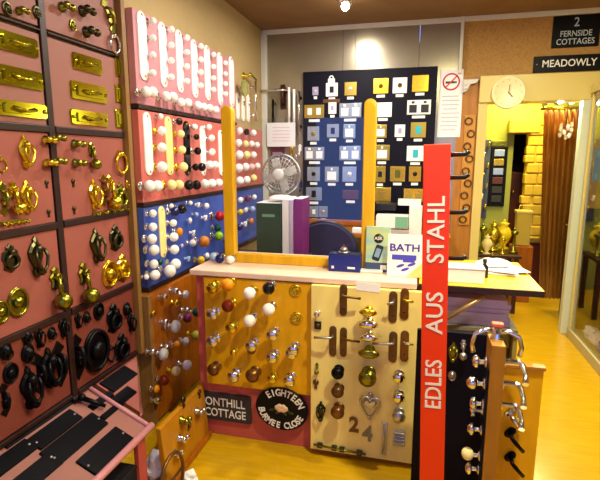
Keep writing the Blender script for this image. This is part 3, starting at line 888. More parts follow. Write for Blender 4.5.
# numerals
for ch, px, py, m, lab in (('2', 354, 425, BRONZE, 'bronze house numeral two low on the birch board'), ('4', 367.5, 434, GREYM, 'grey metal house numeral four low on the birch board')):
    p = pt(px, py)
    mb = MB()
    text_into(mb, ch, 0, 0, pxm(p, 22), .003, 0, .9, .03, 'CENTER', .003)
    single('house_numeral', mb.mesh('house_numeral', m), lab, 'house number', p)
p = pt(384, 438)
bp = thing('bolt_case', 'narrow grey steel bolt case standing upright beside the numeral four', 'bolt', p)
part('back_plate', MB().box((0, -.004, 0), (pxm(p, 6), .008, pxm(p, 36)), .002).mesh('back_plate', SATIN), bp)
part('bolt_rod', MB().tube([(0, -.014, -pxm(p, 15)), (0, -.014, pxm(p, 15))], .006).mesh('bolt_rod', SATIN), bp)
p = pt(399, 438)
lv = thing('louvre_vent', 'small square grey louvred vent at the foot of the birch board', 'vent', p)
vw = pxm(p, 12); vh = pxm(p, 17)
part('vent_frame', MB().box((0, -.003, 0), (vw, .006, vh), .002).mesh('vent_frame', SATIN), lv)
for k in range(4):
    part('slat', MB().box((0, -.008, -vh * .33 + vh * .22 * k), (vw * .82, .004, vh * .14), 0, Matrix.Rotation(.5, 3, 'X')).mesh('slat', SATIN), lv)
a = pt(314, 443); b = pt(366, 453)
bl = thing('long_bolt', 'long slim brass bolt lying along the foot of the birch board', 'bolt', a)
dx, dz = b.x - a.x, b.z - a.z
part('rod', MB().tube([(0, -.012, 0), (dx, -.012, dz)], .006).mesh('rod', OLDBRASS), bl)
for k in (.12, .4, .55, .88):
    part('guide', MB().box((dx * k, -.008, dz * k), (.028, .018, .026), .004).mesh('guide', PEWTER), bl)
for px, py, hp, fn, m, lab in ((317, 368, 12, drop_pull, OLDBRASS, 'small brass key cover at the edge of the birch board'), (316, 384, 10, keyhole_cover, BRONZE, 'small bronze key cover at the edge of the birch board'),
                               (321, 411, 22, urn_knocker, PEWTER, 'small dark urn shaped knocker near the oval house sign')):
    p = pt(px, py)
    p.y -= .0 if hp < 15 else -.0016
    fit('urn_knocker' if hp > 15 else 'key_cover', lab, 'door fitting', p, 'F', fn(m), pxm(p, hp))
p = pt(318, 312.5)
fit('door_stop', 'small chrome dome door stop at the edge of the birch board', 'door stop', p, 'F', knob_parts(CHROME, CHROME, 'ball'), pxm(p, 3.2))
p = pt(318, 325)
sq = thing('square_button', 'small black square bell button at the edge of the birch board', 'bell button', p)
part('bezel', MB().box((0, -.004, 0), (pxm(p, 7), .008, pxm(p, 8)), .002).mesh('bezel', PLASTB), sq)
part('button', MB().lathe([(pxm(p, 2), .008), (pxm(p, 2), .012), (0, .013)]).mesh('button', BRONZE), sq)
p = pt(368, 287)
single('price_label', MB().box((0, -.0008, 0), (pxm(p, 24), .0016, pxm(p, 9)), 0).mesh('price_label', PAPER), 'white strip label near the top of the birch board', 'label', p, rot=(0, math.radians(3), 0))
# ------------------------------------------------------------------ fittings on the rack's pink boards
RF = LW + .0205
def hang(name, cat, px, py, hp, fn, m, lab, group=None, spin=0.0):
    p = at(px, py, 0, RF)
    return fit(name, lab, cat, p, 'L', fn(m), pxm(p, hp), group, spin)
# letter plates
def lplate(px0, py0, px1, py1, hp, lab, m=LPB):
    a = at(px0, py0, 0, RF); b = at(px1, py1, 0, RF)
    w_ = b.y - a.y
    p = (a + b) / 2
    h_ = pxm(p, hp)
    parts, bolt = letter_plate(m, 'lp%.3f%.3f%s' % (w_, h_, m.name), w_, h_)
    t = fit('letter_plate', lab, 'letter plate', p, 'L', parts, 1.0, 'brass letter plates on the rack')
    for sx in (-1, 1):
        o = part('bolt', bolt, t)
        o.location = (sx * w_ * .435, 0, 0)
lplate(-6, 40, 37, 47, 19, 'polished brass letter plate, uppermost in the nearer column of the rack')
lplate(-6, 74, 42, 81, 19, 'polished brass letter plate, middle one in the nearer column of the rack')
lplate(-6, 108, 46, 111, 15, 'brass letter plate, lowest in the nearer column of the rack')
lplate(72, 61, 101, 67, 16, 'bright brass letter plate, uppermost in the farther column of the rack')
lplate(70, 90, 106, 95, 17, 'bright brass letter plate, middle one in the farther column of the rack')
lplate(70, 118, 107, 119, 14, 'brass letter plate, lowest in the farther column of the rack')
for (px, py, hp), wh in (((119.5, 68, 14), 'uppermost'), ((119.5, 94, 14), 'middle one'), ((119.5, 119, 14), 'lowest')):
    p = at(119.5, py, 0, RF)
    a_ = at(115.3, py, 0, RF); b_ = at(124, py, 0, RF)
    fit('push_plate', f'small brass push plate beside the tan batten, {wh} of three', 'door plate', p, 'L', [('face_plate', MB().prism(rrect(b_.y - a_.y, pxm(p, 18), .004), 0, .007, .003).mesh('face_plate', LPB), ()), ('raised_field', MB().prism(rrect((b_.y - a_.y) * .6, pxm(p, 11), .003), .006, .011, .002).mesh('raised_field', LPB), ())], 1.0, 'small push plates by the batten')
# top row
for px, py, hp, fn, m, lab in ((6, 8, 17, lion_mask, PEWTER, 'dark brass round knocker at the top of the nearer rack column'), (19, 11, 10, turn_pair, OLDBRASS, 'small brass thumb turn between dark round knockers on the rack'),
                               (36, 12, 15, lion_mask, PEWTER, 'dark ring pull with bright centre beside the dark rack post'), (62, 7, 12, turn_pair, OLDBRASS, 'dark brass thumb turn at the top of the farther rack column'),
                               (72, 25, 13, lion_mask, OLDBRASS, 'round aged brass ring pull above the bright letter plates'), (86, 32, 13, turn_pair, PEWTER, 'dark bronze thumb turn above the bright letter plates'),
                               (82, 11, 13, turn_pair, PEWTER, 'dark bronze thumb turn near the top of the farther rack column'), (113, 44, 22, ring_knocker, CHROME, 'silver drop ring knocker beside the tan batten')):
    hang('ring_pull' if fn is not turn_pair else 'thumb_turn', 'door fitting', px, py, hp, fn, m, lab)
p = at(108, 16, 0, RF)
fit('pull_bar', 'slanting dark pull handle on a long plate at the top beside the batten', 'door handle', p, 'L', iron_latch(OLDBRASS), pxm(p, 36), spin=-.5)
# second fittings row: bright brass
GK = BRASS
for px, py, hp, fn, m, lab in ((24, 152, 34, urn_knocker, BRASS, 'bright brass urn knocker at the upper middle of the nearer column'), (1, 165, 16, ring_knocker, BRASS, 'bright brass ring knocker cut off by the edge of the photo'),
                               (45, 140, 11, turn_pair, BRASS, 'brass thumb turn, upper near one beside the dark rack post'), (54, 138, 11, turn_pair, OLDBRASS, 'brass thumb turn, upper far one beside the dark rack post'),
                               (46, 163, 11, turn_pair, BRASS, 'brass thumb turn, lower near one beside the dark rack post'), (55, 161, 11, turn_pair, OLDBRASS, 'brass thumb turn, lower far one beside the dark rack post'),
                               (3, 199, 36, iron_latch, OLDBRASS, 'aged brass bow handle at the near edge of the knocker board'), (13, 198, 34, drop_pull, BRASS, 'slim bright brass drop pull between handle and urn knocker'),
                               (26, 197, 34, urn_knocker, BRASS, 'bright brass urn knocker in the lower row of the nearer column'),
                               (74, 144, 11, turn_pair, OLDBRASS, 'aged brass thumb turn, upper one in the farther column'), (75, 163, 11, turn_pair, OLDBRASS, 'aged brass thumb turn, lower one in the farther column'),
                               (91, 156, 27, drop_pull, OLDBRASS, 'aged brass drop pull beside the thumb turns in the farther column'), (119.5, 163, 25, ring_knocker, BRASS, 'large bright brass ring knocker beside the tan batten'),
                               (93, 195, 32, urn_knocker, BRASS, 'bright brass urn knocker in the farther column, lower row'), (103, 190, 34, iron_latch, BRONZE2, 'dark copper bow handle in the farther column'),
                               (109, 192, 34, drop_pull, BRASS, 'bright brass drop pull beside the dark copper bow handle'), (120, 196, 28, crest_knocker, OLDBRASS, 'aged brass crest knocker with ring beside the batten'),
                               (128, 184, 14, lion_mask, BRASS, 'little brass ring pull against the tan batten')):
    hang({turn_pair: 'thumb_turn', urn_knocker: 'urn_knocker', ring_knocker: 'ring_knocker', drop_pull: 'drop_pull', iron_latch: 'bow_pull', crest_knocker: 'crest_knocker', lion_mask: 'ring_pull'}[fn], 'door fitting', px, py, hp, fn, m, lab)
for px, py, lab in ((46.5, 184, 'dark keyhole cover, upper one left of the dark post'), (48.5, 213, 'dark keyhole cover, lower one left of the dark post'), (73, 183, 'dark keyhole cover, upper one right of the dark post'), (74, 210, 'dark keyhole cover, lower one right of the dark post')):
    hang('keyhole_cover', 'door fitting', px, py, 8, keyhole_cover, PEWTER, lab)
# brass base strips under the second fittings row
for px0, px1, py, lab in ((0, 27, 222, 'row of low brass hooks on a strip below the nearer urn knocker'), (92, 128, 211, 'row of low brass hooks on a strip below the farther urn knocker')):
    a = at(px0, py + 1.5, 0, RF); b = at(px1, py - 1.5, 0, RF)
    t = thing('hook_strip', lab, 'hook strip', (RF, a.y, (a.z + b.z) / 2), PI / 2)
    L_ = b.y - a.y
    part('strip', MB().span((0, -.006, -.008), (L_, 0, .008), .002).mesh('strip', OLDBRASS), t)
    for k in range(5):
        part('hook', MB().tube([(L_ * (k + .5) / 5, -.006, 0), (L_ * (k + .5) / 5, -.02, -.008), (L_ * (k + .5) / 5, -.026, .006)], .004).mesh('hook', BRASS), t)
# third row: aged brass
for px, py, hp, fn, m, lab in ((10, 258, 30, crest_knocker, PEWTER, 'dark antique crest knocker at the near end of the third fittings row'), (35, 257, 42, urn_knocker, PEWTER, 'large dark antique urn knocker in the nearer column'),
                               (17, 302, 30, oval_plaque, OLDBRASS, 'oval aged brass bell plate with rope rim'), (0, 312, 24, oval_plaque, OLDBRASS, 'aged brass plate cut by the photo edge beside the oval plate'),
                               (55, 288, 44, drop_pull, OLDBRASS, 'brass drop knocker with shining ball, just before the dark post'), (95, 246, 36, urn_knocker, PEWTER, 'tall dark antique urn knocker in the farther column'),
                               (115, 238, 28, crest_knocker, PEWTER, 'dark antique crest knocker high in the farther column'), (83, 283, 42, drop_pull, OLDBRASS, 'brass drop knocker with shining ball, just past the dark post'),
                               (109, 274, 28, oval_plaque, BRASS, 'ornate bright brass oval plate in the farther column'), (122, 268, 30, crest_knocker, BRASS, 'ornate bright brass crest knocker beside the tan batten')):
    hang({urn_knocker: 'urn_knocker', crest_knocker: 'crest_knocker', oval_plaque: 'bell_plate', drop_pull: 'drop_knocker'}[fn], 'door fitting', px, py, hp, fn, m, lab)
# fourth row: black iron
IR = [(5, 351, 18, lion_mask), (26, 336, 15, lion_mask), (27, 353, 20, lion_mask), (38, 337, 20, urn_knocker), (51, 333, 13, lion_mask), (62, 327, 19, urn_knocker), (10, 373, 18, oval_plaque), (39, 374, 36, iron_latch), (48, 368, 36, urn_knocker), (59, 364, 40, iron_latch),
      (28, 388, 38, urn_knocker), (4, 400, 30, iron_latch)]
IRB = [(77, 320, 15, urn_knocker), (86, 317, 12, lion_mask), (98, 311, 15, oval_plaque), (113, 318, 26, crest_knocker), (126, 309, 14, lion_mask), (130, 322, 18, urn_knocker), (77, 357, 40, iron_latch), (95, 350, 36, oval_plaque), (110, 354, 15, ring_knocker), (121, 347, 25, crest_knocker)]
NMK = {lion_mask: ('ring_pull', 'ring pull'), urn_knocker: ('urn_knocker', 'urn knocker'), oval_plaque: ('bell_plate', 'oval bell plate'), iron_latch: ('thumb_latch', 'thumb latch'), crest_knocker: ('crest_knocker', 'crest shaped knocker'), ring_knocker: ('ring_knocker', 'drop ring knocker')}
for lst, col in ((IR, 'nearer'), (IRB, 'farther')):
    top = [q for q in lst if q[1] < 345 - (10 if col == 'farther' else -10)]
    for row, sub in (('upper', sorted(top)), ('lower', sorted(q for q in lst if q not in top))):
        for i, (px, py, hp, fn) in enumerate(sub):
            hang(NMK[fn][0], 'door fitting', px, py, hp * 1.22, fn, IRON, f'black iron {NMK[fn][1]}, {ORD[i + 1]} from left, {row} row of the {col} iron board', 'black iron fittings on the rack')

# ------------------------------------------------------------------ black plates and straps lying on the sloping shelves
LPS = [(35, 444, 76, 413, 48, 461, 'first from the wall on the sloping shelf'), (76, 439, 104, 416, 90, 444, '')]
def on_slope(px, py):
    return at_plane(px, py, TA, TN)
SV = Vector((TF - TA)).normalized()
def splate(px, py, ln_, wd_, lab, name='black_plate', cat='door plate', m=PLATEB, lift=0.0, turn=0.0):
    p = on_slope(px, py) + TN * lift
    t = thing(name, lab, cat, p, rot=TROT)
    part('plate', MB().prism(rrect(ln_, wd_, .006), 0, .008, .003).mesh('plate', m), t)
    for sx in (-1, 1):
        o = part('screw', cached('slpscrew', lambda: MB().lathe([(.005, .006), (.005, .01), (0, .011)]).mesh('screw', SATIN)), t)
        o.location = (sx * (ln_ / 2 - .014), 0, 0)
    return t
def sdim(a, b):
    d = on_slope(*b) - on_slope(*a)
    return abs(d.y), abs(d.dot(SV))
splate(106, 450, .25, .098, 'black door plate beside the front rail of the sloping shelf')
splate(76, 438, .30, .092, 'long black door plate in the middle of the sloping shelf')
splate(56, 429, .235, .072, 'black door plate next to the wall on the sloping shelf')
splate(12, 458, .18, .066, 'black door plate by the near edge of the shelf, next to the wall')
splate(36, 474, .2, .075, 'black door plate low at the near edge of the sloping shelf')
p = on_slope(46, 419)
t = thing('iron_strap', 'long slim black iron strap lying along the wall edge of the sloping shelf', 'strap hinge', p, rot=TROT)
part('strap', MB().prism([(-.2, -.012), (.14, -.015), (.14, .015), (-.2, .012)], 0, .008, .002).mesh('strap', IRON), t)
part('knuckle', MB().tube([(.15, -.013, -.025), (.15, -.013, .025)], .012).mesh('knuckle', IRON), t)
FA = far.location
def on_far(px, py):
    return at_plane(px, py, FA, TN)
for px, py, ln_, wd_, lab in ((119, 379, .2, .085, 'black door plate on the shorter sloping shelf, next to the wall'), (124, 396, .13, .06, 'black door plate on the shorter sloping shelf, against the orange board'), (101, 401, .15, .035, 'narrow black plate on the shorter sloping shelf, beside the bar'), (112, 411, .14, .03, 'narrow black plate at the lower edge of the shorter sloping shelf')):
    t = thing('black_plate', lab, 'door plate', on_far(px, py), rot=TROT)
    part('plate', MB().prism(rrect(ln_, wd_, .005), 0, .008, .003).mesh('plate', PLATEB), t)
def bar_between(a, b, off, lab, nm='iron_bar'):
    pa, pb_ = on_slope(*a) + TN * .013, on_slope(*b) + TN * .013
    mid = (pa + pb_) / 2
    t = thing(nm, lab, 'iron bar', mid + TN * .004)
    d = (pb_ - pa)
    part('bar', MB().tube([-d / 2 + TN * .006, d / 2 + TN * .006], [.012, .008]).mesh('bar', IRON), t)
    part('end_ring', MB().ball(-d / 2 + TN * .008, .018, 6, 10).mesh('end_ring', IRON), t)
bar_between((80, 402), (104, 410), 0, 'short black iron bar across the far end of the sloping shelf')

# ------------------------------------------------------------------ under the shelf: white bag, iron ring
p = at(122, 468, 2, .07)
def crumple(name, lab, cat, p, rx, ry, rz_, m, seed, group=None):
    rnd = random.Random(seed)
    mb = MB()
    r = bmesh.ops.create_icosphere(mb.bm, subdivisions=3, radius=1.0)
    ph = [rnd.uniform(0, 6) for _ in range(6)]
    for v in mb.bm.verts:
        c_ = v.co.copy()
        k = 1 + .16 * math.sin(5 * c_.x + ph[0]) * math.sin(4 * c_.y + ph[1]) + .12 * math.sin(7 * c_.z + ph[2] + 3 * c_.x) + rnd.uniform(-.05, .05)
        v.co = Vector((c_.x * rx * k, c_.y * ry * k, max(c_.z * k, -.75) * rz_ + .75 * rz_))
    for f in mb.bm.faces:
        f.smooth = False
    o = single(name, mb.mesh(name, m), lab, cat, (p[0], p[1], p[2]), group=group)
    return o
crumple('plastic_bag', 'crumpled white plastic bag on the floor under the sloping shelf', 'bag', (-1.16, 1.80, 0), .05, .06, .07, PAPER, 3)
DKBOX = mat('dark storage box', '#20202c', .6)
t = thing('storage_box', 'dark box on the floor under the sloping shelf', 'box', (-1.33, 1.22, 0))
part('carton', MB().span((-.1, -.3, 0), (.08, .2, .1), .004).mesh('carton', DKBOX), t)
part('lid', MB().span((-.102, -.305, .1005), (.085, .205, .12), .004).mesh('lid', DKBOX), t)
t = thing('storage_box', 'smaller dark box on the floor under the front rail of the sloping shelf', 'box', (-1.25, 1.56, 0))
part('carton', MB().span((-.06, -.08, 0), (.08, .1, .13), .004).mesh('carton', mat('navy black carton', '#10101c', .6)), t)
part('lid', MB().span((-.062, -.082, .1305), (.082, .102, .15), .004).mesh('lid', mat('navy black carton', '#10101c', .6)), t)
p = Vector((-.985, 1.64, .0))
t = thing('boot_scraper', 'dark iron hoop boot scraper standing on the floor by the leaning board', 'boot scraper', p, PI / 2)
hoop = [(.0 + .1 * math.cos(a), 0, .12 + .12 * math.sin(a)) for a in [PI * 2 * k / 20 for k in range(20)]]
part('hoop', MB().tube(hoop, .008, 8, True).mesh('hoop', BRONZE), t)
part('scraper_bar', MB().tube([(-.098, 0, .12), (.098, 0, .12)], .006).mesh('scraper_bar', BRONZE), t)
part('foot', MB().span((-.08, -.03, 0), (.08, .03, .008), .002).mesh('foot', IRON), t)
p = at(181, 471, 2, .02)
crumple('plastic_bag', 'small crumpled white bag on the floor at the foot of the leaning board', 'bag', (-.985, 1.80, 0), .035, .03, .03, PAPER, 8)

# fittings on the leaning board
LBN = Vector((math.cos(math.radians(5)), 0, math.sin(math.radians(5))))
LBR = lb.rotation_euler
for px, py, hp, fn, m, lab in ((199, 394, 9, keyhole_cover, PEWTER, 'small dark cover at the top of the leaning board near the slate sign'), (196, 411, 9, turn_pair, SATIN, 'chrome thumb turn at the end of the leaning board by the slate sign'),
                               (183, 402, 12, keyhole_cover, PEWTER, 'dark keyhole cover high on the leaning board'), (181, 420, 10, turn_pair, OLDBRASS, 'aged brass thumb turn in the middle of the leaning board'),
                               (179, 438, 10, turn_pair, CHROME, 'chrome thumb turn low in the middle of the leaning board'), (188, 424, 16, iron_latch, BRONZE, 'bronze bow handle between thumb turns on the leaning board'),
                               (174, 453, 9, turn_pair, CHROME, 'chrome thumb turn at the foot of the leaning board')):
    p = at_plane(px, py, lb.location + LBN * .0005, LBN)
    fit('small_fitting', lab, 'door fitting', p, LBR, fn(m), pxm(p, hp))

# ------------------------------------------------------------------ sockets and switches on the navy board
NF = NY
def plate(px, py, wp, hp, m, ins, lab, kind, label_strip=True):
    p = at(px, py, 1, NF)
    p.y -= .0006
    w_, h_ = pxm(p, wp), pxm(p, hp)
    t = thing({'socket': 'wall_socket', 'switch': 'light_switch', 'blank': 'switch_plate'}[kind], lab, {'socket': 'socket', 'switch': 'switch', 'blank': 'switch'}[kind], p, group='plates on the navy board')
    part('face_plate', MB().box((0, -.005, 0), (w_, .010, h_), .0025).mesh('face_plate', m), t)
    if kind == 'socket':
        n = 2 if w_ > h_ * 1.3 else 1
        for k in range(n):
            cx = (k - (n - 1) / 2) * w_ * .5
            part('socket_outlet', MB().box((cx, -.0105, -.1 * h_), (w_ * .5 / n * 1.3, .002, h_ * .55), .0005).mesh('socket_outlet', ins), t)
            part('rocker', MB().box((cx, -.0115, h_ * .34), (w_ * .12, .004, h_ * .16), .001).mesh('rocker', ins), t)
    elif kind == 'switch':
        n = 2 if w_ > h_ * 1.3 else 1
        for k in range(n):
            cx = (k - (n - 1) / 2) * w_ * .45
            part('rocker', MB().box((cx, -.0115, 0), (min(w_, h_) * .34, .006, min(w_, h_) * .5), .001).mesh('rocker', ins), t)
    else:
        part('toggle', MB().lathe([(h_ * .16, .009), (h_ * .13, .014), (h_ * .05, .016), (h_ * .04, .03), (0, .032)]).mesh('toggle', ins), t)
    q = at(px, py + hp / 2 + 2.6, 1, NF)
    part('price_strip', MB().box((0, -.001, q.z - p.z), (w_ * .55, .002, pxm(p, 2.6)), 0).mesh('price_strip', PAPER), t)
    return t
STEELP = mat('pale steel plate', '#b4c4d4', .25, .7)
GREENG = mat('antique gold plate', '#b8a048', .3, .8)
TEAL = mat('teal insert', '#2cb4c4', .3)
PK = mat('dark copper plate', '#6a4038', .35, .6)
GREYL = mat('lilac grey plastic', '#a09cb8', .4)
k8 = 600 / 170.
NBx = lambda a, b, oy: (290 + a / k8, oy + b / k8)
SOCK = [
    (60, 'top row', [(90, 110, 6, 8, GREYL, PLASTW, 'small lilac', 'blank'), (148, 105, 12, 13, PLASTW, PLASTB, 'white plastic', 'switch'), (214, 102, 12, 13, GREENG, PLASTW, 'antique gold', 'blank'),
                     (321, 92, 15, 15, GOLDP, GOLDP, 'shiny gold', 'blank'), (388, 90, 14, 15, PLASTW, OLDBRASS, 'white plastic', 'blank'), (460, 83, 16, 16, GOLDP, GOLDP, 'shiny gold', 'switch')]),
    (60, 'second row', [(86, 182, 20, 13, GREENG, PLASTW, 'double antique gold', 'switch'), (150, 170, 8, 11, PLASTW, GREYL, 'narrow white', 'switch'), (213, 178, 22, 14, STEELP, PLASTW, 'double pale steel', 'socket'),
                        (329, 176, 17, 14, PLASTW, PLASTW, 'white plastic', 'socket'), (455, 167, 23, 14, PLASTW, PLASTB, 'double white', 'socket')]),
    (60, 'third row', [(83, 260, 12, 14, STEELP, GREENG, 'pale steel', 'blank'), (152, 250, 12, 13, STEELP, NAVY, 'blue steel', 'switch'), (210, 252, 12, 14, STEELP, PLASTW, 'pale steel', 'socket'),
                       (320, 252, 12, 13, GREENG, PLASTW, 'cream gold', 'socket'), (388, 250, 10, 12, PLASTW, GREYL, 'half white', 'switch'), (453, 247, 15, 15, GREENG, TEAL, 'antique gold', 'switch')]),
    (130, 'fourth row', [(87, 83, 20, 13, STEELP, PLASTW, 'double pale steel', 'socket'), (212, 82, 21, 14, STEELP, PLASTW, 'double pale steel', 'socket'), (325, 80, 15, 15, GREENG, PLASTW, 'cream gold', 'socket'), (443, 83, 17, 15, PLASTW, TEAL, 'white and turquoise', 'switch')]),
    (130, 'fifth row', [(84, 155, 13, 14, STEELP, NAVY, 'round holed steel', 'blank'), (148, 156, 14, 15, STEELP, PLASTW, 'pale steel', 'socket'), (210, 156, 14, 15, STEELP, PLASTW, 'pale steel', 'blank'),
                        (318, 156, 11, 16, GOLDP, PLASTB, 'gold', 'switch'), (380, 155, 15, 15, GOLDP, OLDBRASS, 'gold', 'switch'), (441, 155, 12, 15, GOLDP, PLASTB, 'gold', 'blank')]),
    (130, 'sixth row', [(85, 225, 16, 13, STEELP, NAVY, 'double steel', 'switch'), (214, 228, 16, 9, PK, PK, 'dark copper', 'switch'), (326, 228, 17, 14, GOLDP, GREENG, 'double gold', 'switch'), (435, 230, 19, 13, GOLDP, GREENG, 'double gold', 'socket')]),
    (130, 'bottom row', [(85, 288, 9, 11, STEELP, PLASTW, 'small steel', 'switch'), (118, 288, 9, 11, STEELP, GREENG, 'small steel', 'blank')]),
]
for oy, row, lst in SOCK:
    for i, (a, b, wp, hp, m, ins, nm, kind) in enumerate(lst):
        px, py = NBx(a, b, oy)
        kn = {'socket': 'socket', 'switch': 'rocker switch', 'blank': 'dimmer switch'}[kind]
        plate(px, py, wp, hp, m, ins, f'{nm} {kn}, {ORD[i + 1]} from left, {row} of the navy board', kind)
# padlock shaped tag above the white switch, and the wooden label below it
p = at(331.5, 81, 1, NF)
t = thing('hanging_tag', 'small white padlock shaped tag above the white switch on the navy board', 'tag', p)
part('tag_card', MB().prism(rrect(pxm(p, 7), pxm(p, 5), .006), 0, .003).mesh('tag_card', PLASTW), t)
part('loop', MB().torus(pxm(p, 1.8), .006, (0, -.006, pxm(p, 3)), 12).mesh('loop', PLASTW), t)
p = at(331.5, 101, 1, NF)
single('label_strip', MB().box((0, -.003, 0), (pxm(p, 17), .006, pxm(p, 3.5)), .001).mesh('label_strip', mat('brown label', '#5a3c14', .5)), 'brown wooden label strip under the white switch on the navy board', 'label', p)

# no smoking notice
NX = BW
a = at(441, 70, 1, NX); b = at(459, 137, 1, NX)
c = Vector(((a.x + b.x) / 2, NX, (a.z + b.z) / 2))
wn, hn = abs(b.x - a.x) + .015, a.z - b.z
t = thing('no_smoking_notice', 'white paper notice with a red no smoking sign beside the navy board', 'notice', c)
part('sheet', MB().box((0, -.0015, 0), (wn, .003, hn)).mesh('sheet', PAPER), t)
zc = hn / 2 - wn * .52
sym = MB().torus(wn * .34, wn * .034, (0, -.004, zc), 28)
sym.box((0, -.004, zc), (wn * .66, .004, wn * .06), 0, Matrix.Rotation(-PI / 4, 3, 'Y'))
part('prohibition_ring', sym.mesh('prohibition_ring', RINGRED), t, 'red prohibition ring with a slanting bar')
part('cigarette', MB().box((-wn * .04, -.0038, zc - .005), (wn * .4, .002, wn * .09)).box((wn * .2, -.0038, zc - .005), (wn * .06, .002, wn * .09)).mesh('cigarette', PLASTB), t, 'black cigarette symbol')
ln_ = MB()
for k in range(9):
    ln_.box((random.uniform(-.004, .004), -.0035, zc - wn * .62 - k * .035), (wn * random.uniform(.6, .8), .001, .008))
part('printed_text', ln_.mesh('printed_text', mat('faint print', '#b8b4c8', .7)), t)

# signs over the doorway
p0 = at(553.5, 18, 1, BW); p1 = at(598, 46, 1, BW)
c = Vector(((p0.x + p1.x) / 2 , BW, (p0.z + p1.z) / 2 + .004))
wd, hh = p1.x - p0.x, abs(p0.z - p1.z) + .01
t = thing('house_name_sign', 'dark sign reading 2 FERNSIDE COTTAGES on the hessian wall above the doorway', 'sign', c)
part('sign_plate', MB().prism(rrect(wd, hh, .004), 0, .014, .003).mesh('sign_plate', SIGNB), t)
PALEB = mat('pale blue lettering', '#b4c4d4', .5)
for wd_, z_, sz_ in (('2', .27, .095), ('FERNSIDE', -.08, .062), ('COTTAGES', -.33, .063)):
    part('lettering', text_into(MB(), wd_, 0, hh * z_, sz_, .0145, 0, .86, .008).mesh('lettering', PALEB), t)
p0 = at(534, 54, 1, BW); p1 = at(600, 71, 1, BW)
lft = p0.x
wd = .64
c = Vector((lft + wd / 2, BW, (at(567, 63.5, 1, BW)).z))
t = thing('house_name_sign', 'long black sign reading MEADOWLY directly over the door frame', 'sign', c)
part('sign_plate', MB().prism(rrect(wd, .125, .004), 0, .014, .003).mesh('sign_plate', SIGNB), t)
tx = MB()
text_into(tx, 'MEADOWLY', -wd / 2 + .062, 0, .078, .0145, 0, .9, .01, 'LEFT')
part('lettering', tx.mesh('lettering', SIGNW), t)
part('screw', MB().lathe([(.006, .012), (.006, .016), (0, .017)], (-wd / 2 + .025, 0, 0)).mesh('screw', SATIN), t)

# clock on the lintel
p = at(508, 93, 1, BW - .05)
r = pxm(p, 15.8)
t = thing('wall_clock', 'round cream wall clock on the lintel over the doorway', 'clock', p)
CLK = mat('cream clock plastic', '#eee8b8', .35)
part('case', MB().lathe([(r, 0), (r, .03), (r * .93, .04), (r * .88, .034), (0, .034)], seg=36).mesh('case', CLK), t)
part('hour_hand', MB().box((r * .10, -.037, -r * .12), (.008, .003, r * .42), 0, Matrix.Rotation(-.7, 3, 'Y')).mesh('hour_hand', BRONZE), t)
part('minute_hand', MB().box((r * .02, -.039, r * .2), (.006, .003, r * .55), 0, Matrix.Rotation(.08, 3, 'Y')).mesh('minute_hand', BRONZE), t)
tk = MB()
for k in range(12):
    a = 2 * PI * k / 12
    tk.box((r * .76 * math.sin(a), -.0345, r * .76 * math.cos(a)), (.005, .002, .014), 0, Matrix.Rotation(a, 3, 'Y'))
part('hour_marks', tk.mesh('hour_marks', mat('pale olive print', '#c4bc84', .5)), t)
# ------------------------------------------------------------------ on the counter
p = at(344, 272, 2, CT)
bx = thing('blue_box', 'small blue box with white marks on the worktop in front of the pine screen', 'box', (p.x, p.y + .05, CT))
wb = pxm(p, 32); hb = pxm(p, 17)
BLUEX = mat('deep blue card', '#16247a', .4)
part('carton', MB().span((-wb / 2, -.05, 0), (wb / 2, .03, hb), .002).mesh('carton', BLUEX), bx)
part('lid_flap', MB().span((-wb / 2, -.05, hb), (wb / 2, .03, hb + .004), .001).mesh('lid_flap', mat('dark blue card', '#0c1440', .4)), bx)
part('printed_mark', MB().box((-wb * .36, -.0505, -.012 + hb * .4), (wb * .08, .001, hb * .16)).box((wb * .22, -.0505, -.012 + hb * .4), (wb * .24, .001, hb * .12)).mesh('printed_mark', SIGNW), bx)
tp = thing('desk_bell', 'small chrome and red bell push sitting on top of the blue box', 'bell', (p.x - .01, p.y + .05, CT + hb + .0045))
part('base', MB().lathe([(.03, 0), (.03, .006), (.02, .01), (0, .01)], ax='z').mesh('base', CHROME), tp)
part('dome', MB().lathe([(.022, .01), (.018, .022), (.008, .03), (0, .031)], ax='z').mesh('dome', SATIN), tp)
part('button', MB().tube([(0, 0, .03), (.0, 0, .04)], .004).mesh('button', REDC), tp)
single('stacked_tray', MB().span((-.04, -.02, 0), (.07, .03, .012), .004).mesh('stacked_tray', PLASTW), 'small white tray on the worktop behind the blue box', 'tray', (p.x + .12, p.y + .03, CT))

def leaflet(name, lab, cat, px0, px1, ptop, pbot, lean, m, yoff=0.0):
    b = at((px0 + px1) / 2, pbot, 2, CT)
    w_ = pxm(b, px1 - px0); h_ = pxm(b, pbot - ptop) / math.cos(lean) * .98
    t = thing(name, lab, cat, (b.x, b.y + .005 + yoff, CT + .001), rot=(-lean, 0, 0))
    return t, w_, h_
t, w_, h_ = leaflet('handset_packet', 'upright pale green and yellow packet showing a dark handset, on the worktop', 'packet', 365, 389, 226, 272, .05, None)
GRN = mat('pale green yellow print', '#c4cc70', .4, col2='#88b8c8', scale=9, stretch=(1, 1, 2))
part('carton', MB().span((-w_ / 2, 0, 0), (w_ / 2, .035, h_), .002).mesh('carton', GRN), t)
part('round_logo', MB().lathe([(w_ * .2, .0), (w_ * .2, .0012), (0, .0012)], (w_ * .02, 0, h_ * .74), seg=20).mesh('round_logo', PLASTB), t)
tx = MB()
text_into(tx, 'ASK', w_ * .02, h_ * .74, w_ * .19, .0016, 0, 1, .015)
part('logo_lettering', tx.mesh('logo_lettering', SIGNW), t)
